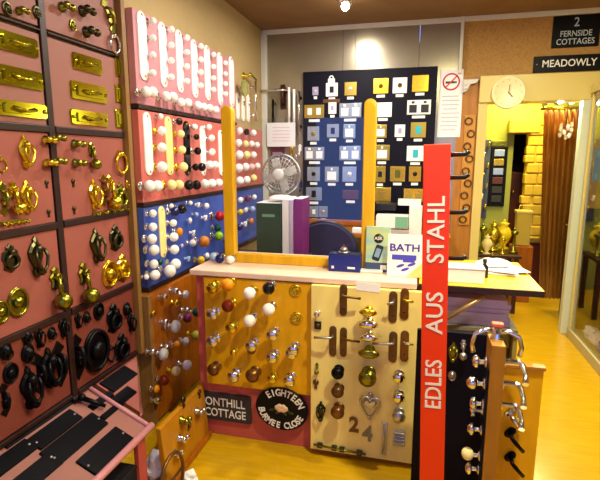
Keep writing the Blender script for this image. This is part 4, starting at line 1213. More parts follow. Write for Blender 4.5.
part('handset_picture', MB().prism([(x * math.cos(.3) + z * math.sin(.3), z * math.cos(.3) - x * math.sin(.3) + h_ * .42) for x, z in rrect(w_ * .32, h_ * .36, w_ * .07)], 0, .0012).mesh('handset_picture', mat('handset print', '#20283c', .4)), t)
part('screen_picture', MB().prism([(x * math.cos(.3) + (z) * math.sin(.3), (z) * math.cos(.3) - x * math.sin(.3) + h_ * .42) for x, z in rrect(w_ * .2, h_ * .2, w_ * .02)], .001, .0018).mesh('screen_picture', mat('screen print', '#7c98b8', .4)), t)
part('dark_band', MB().box((0, -.0006, h_ * .1), (w_, .0012, h_ * .2)).mesh('dark_band', mat('slate blue print', '#38486c', .4)), t)
part('footer_mark', MB().box((w_ * .25, -.0016, h_ * .1), (w_ * .25, .0008, h_ * .1)).mesh('footer_mark', SIGNW), t)
t, w_, h_ = leaflet('bath_brochure', 'white brochure titled BATH standing on the worktop beside the red sign', 'brochure', 387, 421, 234, 277, .12, None, -.008)
part('cover', MB().span((-w_ / 2, 0, 0), (w_ / 2, .012, h_), .001).mesh('cover', PAPER), t)
tx = MB()
VIO = mat('violet print', '#3c2c9c', .4)
text_into(tx, 'BATH', -w_ * .01, h_ * .68, h_ * .24, .0008, 0, 1.15, .02)
part('title', tx.mesh('title', VIO), t)
pic = MB()
pic.box((-w_ * .02, -.0006, h_ * .46), (w_ * .7, .0012, h_ * .12)).box((w_ * .12, -.0006, h_ * .42), (w_ * .34, .0013, h_ * .14))
for x, z, a in ((-.12, .26, .3), (.02, .18, .2), (.2, .3, .4)):
    pic.prism([(x * w_ + w_ * .12 * math.cos(q) , z * h_ + h_ * .035 * math.sin(q) + w_ * .04 * math.cos(q)) for q in [2 * PI * k / 10 for k in range(10)]], 0, .0013)
part('cover_picture', pic.mesh('cover_picture', mat('blue violet print', '#4848c0', .4)), t)
part('yellow_corner', MB().prism([(w_ * .05, 0.002), (w_ * .495, 0.002), (w_ * .495, h_ * .34)], 0, .001).mesh('yellow_corner', mat('pale yellow print', '#f0d080', .5)), t)
# porcelain bits standing on the counter near the left post
for px, py, r, m, nm in ((231.5, 259, 4.2, WHITE, 'white porcelain ring knob lying on the worktop beside the pine post'), (221, 258, 4.5, BLUEC, 'navy ceramic knob lying on the worktop near the pine post'), (215, 256, 4.2, mat('pale blue ceramic', '#9ab4e0', .2), 'pale blue ceramic knob lying on the worktop near the blue board')):
    p = at(px, py + r, 2, CT)
    rr = pxm(p, r)
    t = thing('loose_doorknob', nm, 'knob', (p.x, p.y + rr, CT + rr), s=rr)
    for pn, me, _ in knob_parts(m, CHROME, 'ball'):
        part(pn, me, t)
p = at(226, 261, 2, CT)
t = thing('pen_pot', 'slim dark wooden pen pot on the worktop against the left pine post', 'pot', (p.x - .02, p.y + .06, CT))
part('pot', MB().lathe([(0, 0), (.018, 0), (.018, .11), (.015, .11), (.015, .01), (0, .01)], ax='z').mesh('pot', MAHOG), t)
part('pen', MB().tube([(-.004, 0, .012), (.008, 0, .16)], .004).mesh('pen', PLASTW), t)

# papers and box on the end shelf
t = thing('paper_pile', 'untidy pile of white papers on the yellow shelf end before the doorway', 'papers', (.41, 2.50, CT))
rnd = random.Random(4)
for k in range(5):
    o = part('sheet', MB().box((0, 0, 0), (.21, .15, .004), .001).mesh('sheet', PAPER), t)
    o.location = (rnd.uniform(-.03, .03), rnd.uniform(-.02, .02), .002 + .0045 * k)
    o.rotation_euler = (0, 0, rnd.uniform(-.5, .5))
crumple('crumpled_tissue', 'crumpled white tissue paper on top of the paper pile', 'paper', (.395, 2.52, CT + .0245), .075, .05, .022, PAPER, 5)
p = at(462, 285, 1, 2.24)
t = thing('white_box', 'plain white box on the end shelf right behind the red sign', 'box', (.235, 2.28, CT))
part('carton', MB().span((-.12, -.06, 0), (.075, .06, .062), .003).mesh('carton', PAPER), t)
part('lid', MB().span((-.122, -.062, .0625), (.077, .062, .07), .002).mesh('lid', mat('grey card', '#c4bcc0', .6)), t)
t = thing('small_bottle', 'small black bottle between the white box and the papers', 'bottle', (.325, 2.36, CT))
part('bottle', MB().lathe([(0, 0), (.018, 0), (.018, .05), (.008, .065), (.008, .075), (0, .075)], ax='z').mesh('bottle', PLASTB), t)
part('cap', MB().lathe([(.01, .0752), (.01, .09), (0, .09)], ax='z').mesh('cap', PLASTB), t)
# paper stack and boxes beneath
zS = .722
t = thing('paper_stack', 'thick stack of lilac papers on the shelf under the yellow top', 'papers', (.27, CY + .06, zS))
for k in range(6):
    o = part('wad', MB().span((-.19, 0, 0), (.16, .3, .021), .002).mesh('wad', PAPERL if k < 5 else PAPERL), t)
    o.location = (rnd.uniform(-.012, .012), rnd.uniform(-.006, .012), .0215 * k)
t = thing('lidded_box', 'grey blue lidded box below the lilac papers beside the red sign', 'box', (.2, CY + .12, .0))
part('carton', MB().span((-.08, 0, 0), (.08, .2, .63), .004).mesh('carton', mat('navy carton', '#1c2038', .5)), t)
part('lid', MB().span((-.085, -.005, .631), (.085, .205, .69), .004).mesh('lid', mat('grey blue carton', '#8a94b0', .5)), t)
t = thing('lidded_box', 'tall olive box below the lilac papers near the aisle', 'box', (.375, CY + .12, .0))
part('carton', MB().span((-.075, 0, 0), (.075, .2, .6), .004).mesh('carton', mat('olive carton', '#8c8440', .5)), t)
part('lid', MB().span((-.078, -.005, .601), (.078, .205, .68), .004).mesh('lid', mat('olive lid', '#a8a050', .5)), t)

# ------------------------------------------------------------------ floor display of door furniture next to the red sign
DY = 1.70
xe = at(495, 400, 1, DY).x
dh = at(488, 345, 1, DY).z
ds = thing('handle_display_stand', 'upright wooden stand edge-on with chrome knobs one side and levers the other', 'display stand', (xe, DY, 0))
EDGE = mat('tan plywood edge', '#a87020', .4, var=.2, scale=5, stretch=(6, 6, 1))
part('upright', MB().span((-.024, 0, 0.02), (.024, .12, dh), .003).mesh('upright', EDGE), ds)
part('foot', MB().span((-.034, -.03, 0), (.1, .115, .02), .003).mesh('foot', DARKW), ds)
part('dark_face', MB().span((-.031, .01, .05), (-.0245, .11, dh - .1), .001).mesh('dark_face', NAVY), ds)
d2 = thing('handle_display_board', 'yellow wood board behind the stand, facing the aisle with black levers', 'display board', (xe, DY + .125, 0))
part('panel', MB().span((.03, .0, .021), (.185, .02, dh - .13), .003).mesh('panel', YWOOD), d2)
part('panel_cap', MB().span((.03, -.01, dh - .129), (.19, .025, dh - .115), .002).mesh('panel_cap', EDGE), d2)
d3 = thing('handle_display_board', 'black board of chrome fittings between the red sign and the stand', 'display board', (.0, 1.92, 0))
part('panel', MB().span((.02, .0, .01), (.305, .02, .80), .003).mesh('panel', NAVY), d3)
part('side_strip', MB().span((.3055, -.01, .01), (.313, .02, .82), .001).mesh('side_strip', MAHOG), d3)
# knobs out to the left
for i, (py, m, st, lab) in enumerate(((362, CHROME, 'bun', 'topmost chrome knob'), (384, CHROME, 'ball', 'second chrome knob down'), (404, CHROME, 'bun', 'third chrome knob down'), (411, CHROME, 'cross', 'small chrome cross knob'), (430, CHROME, 'facet', 'fifth chrome knob down'), (456, CREAM, 'ball', 'pale knob'), (470, CHROME, 'bun', 'lowest chrome knob'))):
    p = at(484, py, 1, DY + .05)
    p.x = xe - .0308
    fit('doorknob', f'{lab} on the dark side of the wooden stand', 'knob', p, 'R', cross_parts(m) if st == 'cross' else knob_parts(m, CHROME, st), .025)
def side_lever(m):
    a = cached((m.name, 'slr'), lambda: MB().lathe([(.025, 0), (.025, .006), (.01, .01), (.009, .045), (0, .045)]).mesh('rose', m))
    b = cached((m.name, 'sll'), lambda: MB().tube([(0, -.03, 0), (0, -.05, 0), (-.01, -.06, -.006), (-.06, -.06, -.02), (-.09, -.055, -.035)], [.009, .009, .009, .008, .01]).mesh('lever', m))
    return [('rose', a, ()), ('lever', b, ())]
for py, m, lab in ((360, CHROME, 'topmost chrome lever handle'), (382, CHROME, 'second chrome lever handle down'), (403, CHROME, 'third chrome lever handle down')):
    p = at(497, py, 1, DY + .05)
    p.x = xe + .0245
    fit('door_lever', f'{lab} on the aisle side of the wooden stand', 'door handle', p, 'L', side_lever(m), 1.1)
for px, py, m, lab in ((510, 412, CHROME, 'bright lever handle high on the yellow aisle board'), (510, 432, IRON, 'black curved lever handle in the middle of the yellow aisle board'), (510, 456, IRON, 'black curved lever handle low on the yellow aisle board')):
    p = at(px, py, 1, DY + .124)
    fit('door_lever', lab, 'door handle', p, 'F', lever_set(m, m, 'sl' + m.name, w=.03, h=.05, flip=1, z=0, L=.06), 1.0, spin=.7)
p = at(517, 418, 1, DY + .124)
fit('doorknob', 'little cream knob on the yellow aisle board', 'knob', p, 'F', knob_parts(CREAM, BRASS, 'ball'), .011)
# tap like fitting on the top of the stand
t = thing('basin_mixer', 'chrome pillar fitting with two curved arms on top of the wooden stand', 'tap', (xe, DY + .06, dh))
part('body', MB().lathe([(.022, 0), (.022, .01), (.016, .02), (.016, .045), (0, .05)], ax='z').mesh('body', CHROME), t)
part('cap', MB().box((0, 0, .058), (.04, .03, .014), .003).mesh('cap', mat('pale red cap', '#c86050', .4)), t)
for s_ in (-1, 1):
    part('arm', MB().tube([(s_ * .012, 0, .03), (s_ * .04, 0, .035), (s_ * .075, -.01, .02), (s_ * .085, -.012, -.02), (s_ * .08, -.012, -.05)], [.009, .009, .008, .008, .01]).mesh('arm', CHROME), t)
# fittings on the black board
for px, py, fn, m, hp, lab in ((453, 352, urn_knocker, OLDBRASS, 22, 'brass pull high on the black board beside the red sign'), (463, 349, drop_pull, SATIN, 20, 'steel pull high on the black board near the stand'),
                               (452, 375, lion_mask, SATIN, 12, 'steel ring pull on the black board beside the red sign')):
    p = at(px, py, 1, 1.919)
    fit('pull_bar', lab, 'door handle', p, 'F', fn(m), pxm(p, hp))

# ------------------------------------------------------------------ behind the counter
t = thing('work_desk', 'low wooden work desk behind the counter against the side wall', 'desk', (-1.15, 3.2, 0))
part('desk_top', MB().span((-.20, -.35, .80), (.43, .03, .83), .004).mesh('desk_top', MAHOG), t)
for sx in (-.19, .38):
    for sy in (-.33, -.02):
        part('leg', MB().span((sx, sy, 0), (sx + .04, sy + .04, .799)).mesh('leg', MAHOG), t)
DZ = .83
def binder(px0, px1, ptop, m, lab, nm='box_file', Y=2.98, spine=None):
    a = at(px0, ptop, 1, Y); b = at(px1, ptop, 1, Y)
    w_ = max(b.x - a.x, .012); h_ = a.z - DZ
    t = thing(nm, lab, 'file', ((a.x + b.x) / 2, Y, DZ))
    part('cover', MB().span((-w_ / 2, 0, 0), (w_ / 2, .22, h_), .004).mesh('cover', m), t)
    part('page_block', MB().span((-w_ / 2 + .003, .004, h_), (w_ / 2 - .003, .215, h_ + .003)).mesh('page_block', PAPER), t)
    return t, w_, h_
t, w_, h_ = binder(256, 281, 203, mat('dark green file', '#0c3c34', .4), 'dark green box file standing behind the counter glass under the fan')
part('spine_mark', MB().box((0, -.001, h_ * .78), (w_ * .5, .002, h_ * .05)).mesh('spine_mark', mat('pale green print', '#6a9a84', .5)), t)
binder(282, 288.5, 199, PAPER, 'white catalogue standing beside the dark green box file', 'catalogue')
binder(289, 293, 200, mat('pale lilac card', '#c8b8dc', .5), 'pale lilac catalogue between white catalogue and purple folder', 'catalogue')
binder(293.5, 302, 199, mat('purple folder card', '#7a1c7c', .4), 'bright purple folder at the end of the file row', 'folder')
# fan on a white base stands on the files
p = at(281, 174.5, 1, 3.10)
rf = pxm(p, 19.5)
ftop = at(268, 201, 1, 3.0).z
t = thing('desk_fan', 'grey wire caged desk fan standing on the files behind the counter glass', 'fan', p)
FANM = mat('pale grey fan plastic', '#c4c0c0', .35)
cg = MB()
part('rim', MB().torus(rf, .008, (0, 0, 0), 32).mesh('rim', SATIN), t)
for k in range(28):
    a = 2 * PI * k / 28
    cg.tube([(rf * .26 * math.cos(a), -.06, rf * .26 * math.sin(a)), (rf * .65 * math.cos(a + .2), -.055, rf * .65 * math.sin(a + .2)), (rf * math.cos(a + .3), 0, rf * math.sin(a + .3))], .0022, 5)
for q in (.45, .7, .88):
    cg.torus(rf * q, .002, (0, -.058 + .03 * max(0, q - .6), 0), 28)
part('wire_guard', cg.mesh('wire_guard', SATIN), t)
part('hub_cap', MB().lathe([(rf * .3, .05), (rf * .3, .064), (rf * .2, .07), (0, .072)], seg=20).mesh('hub_cap', FANM), t)
for k in range(4):
    a = 2 * PI * k / 4 + .4
    out = [(rf * (.18 * math.cos(a - .3)), rf * .18 * math.sin(a - .3)), (rf * .5 * math.cos(a - .45), rf * .5 * math.sin(a - .45)), (rf * .86 * math.cos(a - .3), rf * .86 * math.sin(a - .3)), (rf * .9 * math.cos(a + .15), rf * .9 * math.sin(a + .15)), (rf * .5 * math.cos(a + .4), rf * .5 * math.sin(a + .4)), (rf * .18 * math.cos(a + .5), rf * .18 * math.sin(a + .5))]
    part('blade', MB().prism(out, .012, .02).mesh('blade', FANM), t)
part('motor', MB().lathe([(0, .018), (rf * .22, .012), (rf * .3, -.0), (rf * .3, -.09), (0, -.11)], seg=18).mesh('motor', FANM), t)
part('stem', MB().tube([(0, .06, -.05), (0, .06, ftop + .01 - p.z + .02)], .016).mesh('stem', FANM), t)
part('base', MB().lathe([(.085, ftop + .005 - p.z), (.085, ftop + .02 - p.z), (.05, ftop + .035 - p.z), (0, ftop + .04 - p.z)], (0, .0, 0), 'z', 24).mesh('base', PLASTW), t)
# dome backed chair
Yc_ = 3.35
a = at(295, 248, 1, Yc_); b = at(357, 248, 1, Yc_); tp_ = at(325, 222, 1, Yc_)
cx = (a.x + b.x) / 2; wch = (b.x - a.x)
t = thing('office_chair', 'navy fabric office chair with a rounded back behind the counter', 'chair', (cx, Yc_ + .2, 0))
hb_ = tp_.z
out = [(wch / 2 * math.cos(PI * k / 16), hb_ - .2 + .2 * math.sin(PI * k / 16)) for k in range(17)] + [(-wch / 2 * .95, hb_ - .42), (wch / 2 * .95, hb_ - .42)]
part('backrest', MB().prism(out, .17, .23, .02).mesh('backrest', NAVYF), t)
part('back_rim', MB().tube([(x, -.2, z) for x, z in out[:17]], .014).mesh('back_rim', PLASTB), t)
part('seat', MB().box((0, 0.05, .46), (.46, .44, .08), .03).mesh('seat', NAVYF), t)
part('back_bar', MB().tube([(0, .0, .42), (0, -.14, .45), (0, -.155, hb_ - .3)], .018).mesh('back_bar', PLASTB), t)
part('column', MB().tube([(0, .03, .08), (0, .03, .42)], .022).mesh('column', CHROME), t)
for k in range(5):
    an = 2 * PI * k / 5 + .3
    o = part('leg', MB().tube([(0, .03, .09), (.26 * math.cos(an), .03 + .26 * math.sin(an), .055)], [.02, .014]).mesh('leg', PLASTB), t)
    part('castor', MB().lathe([(0, -.012), (.026, -.012), (.026, .012), (0, .012)], (.26 * math.cos(an), .03 + .26 * math.sin(an), .027), 'x').mesh('castor', PLASTB), o)
# worktop along the back wall under the navy board
t = thing('back_worktop', 'brown worktop along the back wall under the navy socket board', 'worktop', (-.45, 4.1, 0))
part('top', MB().span((-.62, -.22, .84), (.72, .20, .875), .004).mesh('top', ORANGEB), t)
part('support', MB().span((-.58, -.18, 0), (-.55, .18, .839)).mesh('support', MAHOG), t)
part('support', MB().span((.65, -.18, 0), (.68, .18, .839)).mesh('support', MAHOG), t)
BZ = .875
def bbox(px0, px1, ptop, pbot, Y, d, m, lab, nm='carton', top=None):
    a = at(px0, ptop, 1, Y); b = at(px1, pbot, 1, Y)
    z0 = BZ if b.z < BZ + .05 else b.z
    t = thing(nm, lab, 'box', ((a.x + b.x) / 2, Y, z0))
    w_ = b.x - a.x
    part('carton_body', MB().span((-w_ / 2, 0, 0), (w_ / 2, d, a.z - z0), .004).mesh('carton_body', m), t)
    part('lid_edge', MB().span((-w_ / 2, 0, a.z - z0), (w_ / 2, d, a.z - z0 + .004), .001).mesh('lid_edge', top or m), t)
    return t, w_, a.z - z0
bbox(409.5, 421, 207, 240, 3.95, .12, PLASTW, 'white box against the red sign on the back worktop', 'white_carton')

t, w_, h_ = bbox(376, 408, 216, 229, 3.92, .16, PLASTW, 'white and green package lying on a black tray on the back worktop', 'white_carton')
part('green_end', MB().span((w_ * .1, -.002, .004), (w_ / 2 - .002, -.0002, h_ - .002)).mesh('green_end', mat('mint print', '#78b094', .5)), t)
bbox(376, 396, 203.5, 211, 4.12, .12, PLASTB, 'flat black device on the back worktop behind the white package', 'black_device')
t, w_, h_ = bbox(398, 421, 200, 206, 4.14, .12, PLASTW, 'white paper pack on the back worktop behind the white box', 'paper_pack')
bbox(352, 362, 229, 240, 3.92, .1, PAPER, 'small white card box on the back worktop beside the chair', 'card_box')
bbox(383, 408, 230, 246, 3.90, .015, mat('grey mesh', '#b4acb0', .6), 'grey mesh tray front on the back worktop above the brochure', 'mesh_tray')

# ------------------------------------------------------------------ bathroom fittings in the far corner
for i, (px, py, L_, z_, lab) in enumerate(((243, 76, .16, 0, 'brass bracket arm with small hook near the top of the corner'), )):
    p = at(px, py, 0, LW)
    t = thing('bracket_arm', lab, 'bracket', p, PI / 2)
    part('rose', MB().lathe([(.03, 0), (.03, .01), (.012, .02), (.012, .05), (0, .05)]).mesh('rose', BRASS), t)
    part('arm', MB().tube([(0, -.045, 0), (.02, -.06, .02), (L_, -.06, -.01)], .01).mesh('arm', BRASS), t)
# clear glass holder: pale olive glass disc hanging
p = at(244, 88, 0, LW + .06)
t = thing('glass_dish', 'pale olive glass dish in a chrome holder in the corner above the screen', 'dish', (LW, p.y, p.z), PI / 2)
part('holder', MB().tube([(0, 0, 0), (0, -.05, 0)], .01).mesh('holder', CHROME), t)
part('dish', MB().lathe([(0, .05), (.06, .055), (.065, .07), (.055, .065), (0, .06)], seg=24).mesh('dish', mat('olive glass', '#a8a860', .15, trans=.3)), t)
for i, (px, y0, y1) in enumerate(((235, 94, 117), (240.5, 93, 119), (246, 96, 121), (251, 95, 122))):
    p = at(px, (y0 + y1) / 2, 0, LW + .03)
    hgt = pxm(p, y1 - y0)
    t = thing('finger_plate', f'tall white porcelain plate, {ORD[i + 1]} past the left post in the far corner', 'finger plate', (LW, p.y, p.z), PI / 2)
    part('plate', MB().prism(stadium(.06, hgt), 0, .012, .004).mesh('plate', WHITE), t)
    part('boss', MB().lathe([(.02, .012), (.02, .02), (0, .026)], (0, 0, hgt * .2)).mesh('boss', CHROME), t)
for row, pts in (('far top row', [(239, 131, *W_, 3.6), (246, 132, *B_, 3.2), (253, 133, *W_, 3.2)]),
                 ('far second row', [(238, 143, *W_, 3.8), (245, 144, *C_, 3.4), (251, 144, *W_, 3.2), (256.5, 145, *W_, 3)]),
                 ('far third row', [(238.5, 155, *W_, 4.4), (246, 155, *C_, 4), (253, 155, *W_, 3.4)]),
                 ('far fourth row', [(238, 168, *W_, 4.4), (245, 167, *W_, 4), (251, 167, 'pale pink porcelain', mat('pale pink porcelain', '#e4b8b8', .15), CHROME, 'ball', 3.6), (257, 166, *W_, 3.2)]),
                 ('far bottom row', [(239, 181, *W_, 4.4), (246, 180, *W_, 4), (253, 178, *C_, 3.6)])):
    knob_row(pts, 'coral pink board', row, 'L', 0, WB, 4, 'door knob')
for row, pts in (('far top row', [(240, 200, *NB('white ceramic', WHITE), 3), (247, 199, *NB('purple ceramic', PURPLE), 3), (254, 197, *NB('white ceramic', WHITE), 2.6)]),
                 ('far middle row', [(240, 212, *NB('yellow ceramic', YELLOWC), 3), (246, 210, *NB('white cone shaped', WHITE, 'cone'), 2.8), (252, 209, *NB('pale blue ceramic', mat('pale blue ceramic', '#9ab4e0', .2)), 3)]),
                 ('far bottom row', [(239, 227, *NB('navy ceramic', BLUEC), 3.4), (246, 224, *NB('white star shaped', WHITE, 'cross'), 3), (252, 221, *NB('amber glass', AMBER, 'bun'), 3)])):
    knob_row(pts, 'blue board', row, 'L', 0, WB, 3, 'drawer knob', 'drawer')
# towel rails on the back wall
def vrail(px, y0, y1, m, lab, r=.012):
    p = at(px, (y0 + y1) / 2, 1, BW - .05)
    h_ = pxm(p, y1 - y0)
    t = thing('towel_rail', lab, 'rail', (p.x, BW, p.z))
    part('bar', MB().tube([(0, -.05, -h_ / 2), (0, -.05, h_ / 2)], r).mesh('bar', m), t)
    for s_ in (-.7, .7):
        part('mount', MB().lathe([(.02, 0), (.02, .008), (.009, .015), (.009, .05), (0, .05)], (0, 0, s_ * h_ / 2)).mesh('mount', CHROME), t)
for px, y0, y1, m, lab in ((255.5, 82, 121, CHROME, 'tall chrome rail nearest the corner pipe'), (273, 100, 124, IRON, 'dark upright pull above the white notice'), (289, 88, 124, WHITE, 'white upright pull, first before the navy board'), (294, 90, 128, WHITE, 'white upright pull, second before the navy board'), (299, 92, 132, CHROME, 'chrome upright pull touching the edge of the navy board')):
    if px < 262:
        p = at(px, (y0 + y1) / 2, 0, LW + .05)
        t = thing('towel_rail', lab, 'rail', (LW, p.y, p.z), PI / 2)
        h_ = pxm(p, y1 - y0)
        part('bar', MB().tube([(0, -.05, -h_ / 2), (0, -.05, h_ / 2)], .012).mesh('bar', m), t)
        for s_ in (-.7, .7):
            part('mount', MB().lathe([(.02, 0), (.02, .008), (.009, .015), (.009, .05), (0, .05)], (0, 0, s_ * h_ / 2)).mesh('mount', CHROME), t)
    else:
        vrail(px, y0, y1, m, lab)
p0 = at(256, 91, 1, BW - .07); p1 = at(288, 97, 1, BW - .07)
t = thing('towel_rail', 'horizontal chrome rail crossing the corner pipe with brass end', 'rail', (p0.x, BW, p0.z))
part('bar', MB().tube([(0.03, -.07, 0), (p1.x - p0.x, -.07, 0)], .01).mesh('bar', CHROME), t)
for x in (.08, p1.x - p0.x - .02):
    part('mount', MB().lathe([(.022, 0), (.022, .008), (.009, .015), (.009, .07), (0, .07)], (x, 0, 0)).mesh('mount', BRASS), t)
p = at(283.5, 97, 1, BW)
fit('door_lever', 'dark mahogany coloured handle on a plate above the white notice', 'door handle', p, 'F', [('back_plate', MB().prism(rrect(.055, .22, .01), 0, .012, .004).mesh('back_plate', MAHOG), ()), ('grip', MB().tube([(0, -.01, .07), (0, -.05, .05), (0, -.05, -.05), (0, -.01, -.07)], .014).mesh('grip', MAHOG), ())], 1.0)
p = at(283, 135, 1, BW)
t = thing('paper_notice', 'square white paper notice on the wall above the desk fan', 'notice', p)
wn, hn = pxm(p, 29), pxm(p, 23)
part('sheet', MB().box((0, -.062, 0), (wn, .004, hn)).mesh('sheet', PAPER), t)
part('backing', MB().box((0, -.03, 0), (wn * .5, .058, hn * .5)).mesh('backing', PLASTW), t)
ln_ = MB()
for k in range(5):
    ln_.box((0, -.0645, hn * (.3 - .14 * k)), (wn * .6, .001, .006))
part('printed_text', ln_.mesh('printed_text', mat('pale pink print', '#dcb4c0', .7)), t)
p = at(278, 152, 1, BW)
t = thing('framed_picture', 'small dark maroon picture under the white notice', 'picture', p)
part('picture_frame', MB().box((0, -.008, 0), (pxm(p, 14), .016, pxm(p, 12)), .003).mesh('picture_frame', PURPLE), t)
part('print', MB().box((0, -.0165, -.02), (pxm(p, 10), .001, pxm(p, 4))).mesh('print', mat('mauve print', '#a890b4', .5)), t)
for i, (px, py, m, nm) in enumerate(((292, 152, BRASS, 'brass'), (296, 160, CHROME, 'chrome'), (300, 150, WHITE, 'white'), (294, 184, CHROME, 'chrome'), (301, 186, BLUEC, 'navy'))):
    p = at(px, py, 1, BW)
    fit('robe_hook', f'{nm} robe hook ' + ('right of the maroon picture', 'beside the desk fan', 'against the navy board edge, upper', 'below the desk fan rim', 'against the navy board edge, lower')[i], 'hook', p, 'F', iron_hook(m), .11)

# ------------------------------------------------------------------ beside and beyond the doorway
# carved wooden strips left of the door frame
p = at(467, 160, 1, BW)
zt, zb = at(466, 115, 1, BW).z, at(466, 225, 1, BW).z
t = thing('carved_panel', 'carved pine strip of scrolls hanging beside the doorway', 'carving', (at(467, 160, 1, BW).x, BW, 0))
part('panel', MB().span((-.04, -.015, zb), (.05, 0, zt), .004).mesh('panel', mat('honey pine', '#c88c34', .45, var=.2, scale=6)), t)
n = 9
for k in range(n):
    z = zb + (zt - zb) * (k + .5) / n
    part('scroll', MB().torus(.028, .007, (.005 + (.012 if k % 2 else -.012), -.02, z), 14).mesh('scroll', BRONZE), t)
t = thing('shelf_bracket', 'pale grey scroll bracket on the wall at the corner of the door lintel', 'bracket', at(470, 86, 1, BW))
part('scroll', MB().prism([(-.06, .05), (.07, .05), (.05, .02), (.0, .01), (-.03, -.05), (-.06, -.06)], 0, .05, .01).mesh('scroll', STEELT), t)
part('scroll_eye', MB().torus(.018, .008, (-.035, -.05, -.01), 12).mesh('scroll_eye', STEELT), t)

t = thing('half_door', 'reddish brown half door in the dark opening beside the stone pillar', 'door', (at(518, 200, 1, 6.1).x, 6.1, 0))
part('leaf', MB().span((-.12, 0, .01), (.16, .04, at(518, 172, 1, 6.1).z), .004).mesh('leaf', mat('red brown wood', '#5a200c', .4, var=.2)), t)
part('handle', MB().ball((-.07, -.03, at(518, 192, 1, 6.1).z), .02).mesh('handle', BRASS), t)
# passage: sample board, table with brassware, curtain, spotlights
def psgx(px, py, Y):
    return at(px, py, 1, Y)
a = psgx(491, 147, PB); b = psgx(503.5, 206, PB)
t = thing('sample_board', 'narrow black sample board with small plates on the pale green wall', 'display board', ((a.x + b.x) / 2, PB, (a.z + b.z) / 2))
wd, hh = b.x - a.x, a.z - b.z
part('panel', MB().box((0, -.015, 0), (wd, .03, hh), .004).mesh('panel', NAVY), t)
part('top_strip', MB().box((0, -.015, hh / 2 + .04), (wd, .03, .06), .004).mesh('top_strip', OLDBRASS), t)
for k, m in enumerate((STEELP, GOLDP, STEELP, PK, SLATE, SLATE)):
    q = single('switch_plate', MB().box((0, -.004, 0), (wd * .6, .008, hh * .11), .002).mesh('switch_plate', m), f'small switch plate, {ORD[k + 1]} from the top of the narrow black sample board', 'switch', (t.location.x, PB - .03, t.location.z + hh * (.4 - .155 * k)), group='plates on the narrow sample board')
# olive standing panel at the left, clutter
t = thing('hanging_board', 'dark blue grey board hanging beside the narrow black sample board', 'display board', (psgx(483.5, 190, PB).x, PB, 0))
z1, z0 = psgx(486, 140, PB).z, psgx(486, 218, PB).z
part('panel', MB().span((-.06, -.03, z0), (.045, 0, z1), .003).mesh('panel', mat('blue grey board', '#3c4468', .5)), t)
for k in range(7):
    rk_ = single('wall_hook', MB().tube([(0, 0, 0), (0, -.05, -.01), (0, -.06, .03)], .012).ball((0, -.06, .035), .016).mesh('wall_hook', random.choice([BRASS, CHROME, WHITE])), f'small hook, {ORD[k + 1]} from the top of the blue grey board', 'hook', (t.location.x + (-.025 if k % 2 else .02), PB - .03, z1 - .07 - k * (z1 - z0) * .13), group='hooks on the blue grey board')
# brass ware table in the passage
TYY = 4.95
zt_ = .58
t = thing('side_table', 'dark wooden table carrying brassware beyond the doorway', 'table', (.78, TYY, 0))
part('table_top', MB().span((-.26, -.2, zt_ - .03), (.2, .25, zt_), .004).mesh('table_top', MAHOG), t)
for sx in (-.24, .14):
    for sy in (-.18, .19):
        part('leg', MB().span((sx, sy, 0), (sx + .04, sy + .04, zt_ - .031)).mesh('leg', MAHOG), t)
def urn(x, y, s, m, lab, prof, nm='brass_urn'):
    t = thing(nm, lab, 'urn', (x, y, zt_), s=s)
    part('vessel', MB().lathe(prof, ax='z', seg=18).mesh('vessel', m), t)
    part('finial', MB().ball((0, 0, prof[-1][1] + .02), .035).mesh('finial', m), t)
    return t
U1 = [(0, 0), (.14, 0), (.14, .03), (.05, .08), (.16, .25), (.2, .42), (.12, .55), (.08, .6), (.13, .66), (0, .7)]
U2 = [(0, 0), (.12, 0), (.12, .04), (.04, .1), (.04, .5), (.1, .56), (.1, .62), (0, .66)]
for i, (px, s, m, pr, lab, Y) in enumerate(((494, .40, BRASS, U1, 'large brass urn on the dark table beyond the doorway', 5.0), (483, .40, OLDBRASS, U2, 'dark brass candlestick at the edge of the door frame', 4.86), (504, .40, YELLOWC, U1, 'yellow green vase beside the large brass urn', 5.12), (515, .34, OLDBRASS, U2, 'aged brass candlestick at the far end of the dark table', 4.92), (488, .26, CREAM, U1, 'cream urn in front of the brass urn', 4.80), (504, .24, BRASS, U2, 'short brass candlestick on the dark table front', 4.80))):
    x = at(px, 230, 1, Y).x
    urn(x, Y, s, m, lab, pr, 'brass_urn' if pr is U1 else 'candlestick')
# lantern like bottle vessel in front of the pillar
p0 = at(515, 210, 1, 5.3); p1 = at(530, 245, 1, 5.3)
t = thing('storm_lantern', 'yellow glass lantern standing before the stone pillar', 'lantern', ((p0.x + p1.x) / 2, 5.3, 0))
hl = p0.z
part('stand', MB().span((-.1, -.1, 0), (.1, .1, p1.z - .005), .004).mesh('stand', ORANGEB), t)
part('glass', MB().span((-.07, -.06, p1.z), (.07, .06, hl - .03), .01).mesh('glass', mat('amber lantern glass', '#e4cc60', .2, trans=.4)), t)
part('lid', MB().span((-.08, -.07, hl - .03), (.08, .07, hl), .006).mesh('lid', IVORY), t)
part('handle', MB().tube([(-.05, 0, hl), (-.04, 0, hl + .05), (.04, 0, hl + .05), (.05, 0, hl)], .006).mesh('handle', IVORY), t)
t = thing('low_chest', 'dark reddish chest on the passage floor beside the lantern', 'chest', (at(540, 270, 1, 5.2).x + .06, 5.62, 0))
part('body', MB().span((-.16, -.12, 0), (.13, .16, .56), .01).mesh('body', mat('red brown wood', '#5a200c', .4, var=.2)), t)
part('lid', MB().span((-.17, -.13, .561), (.14, .17, .60), .006).mesh('lid', MAHOG), t)
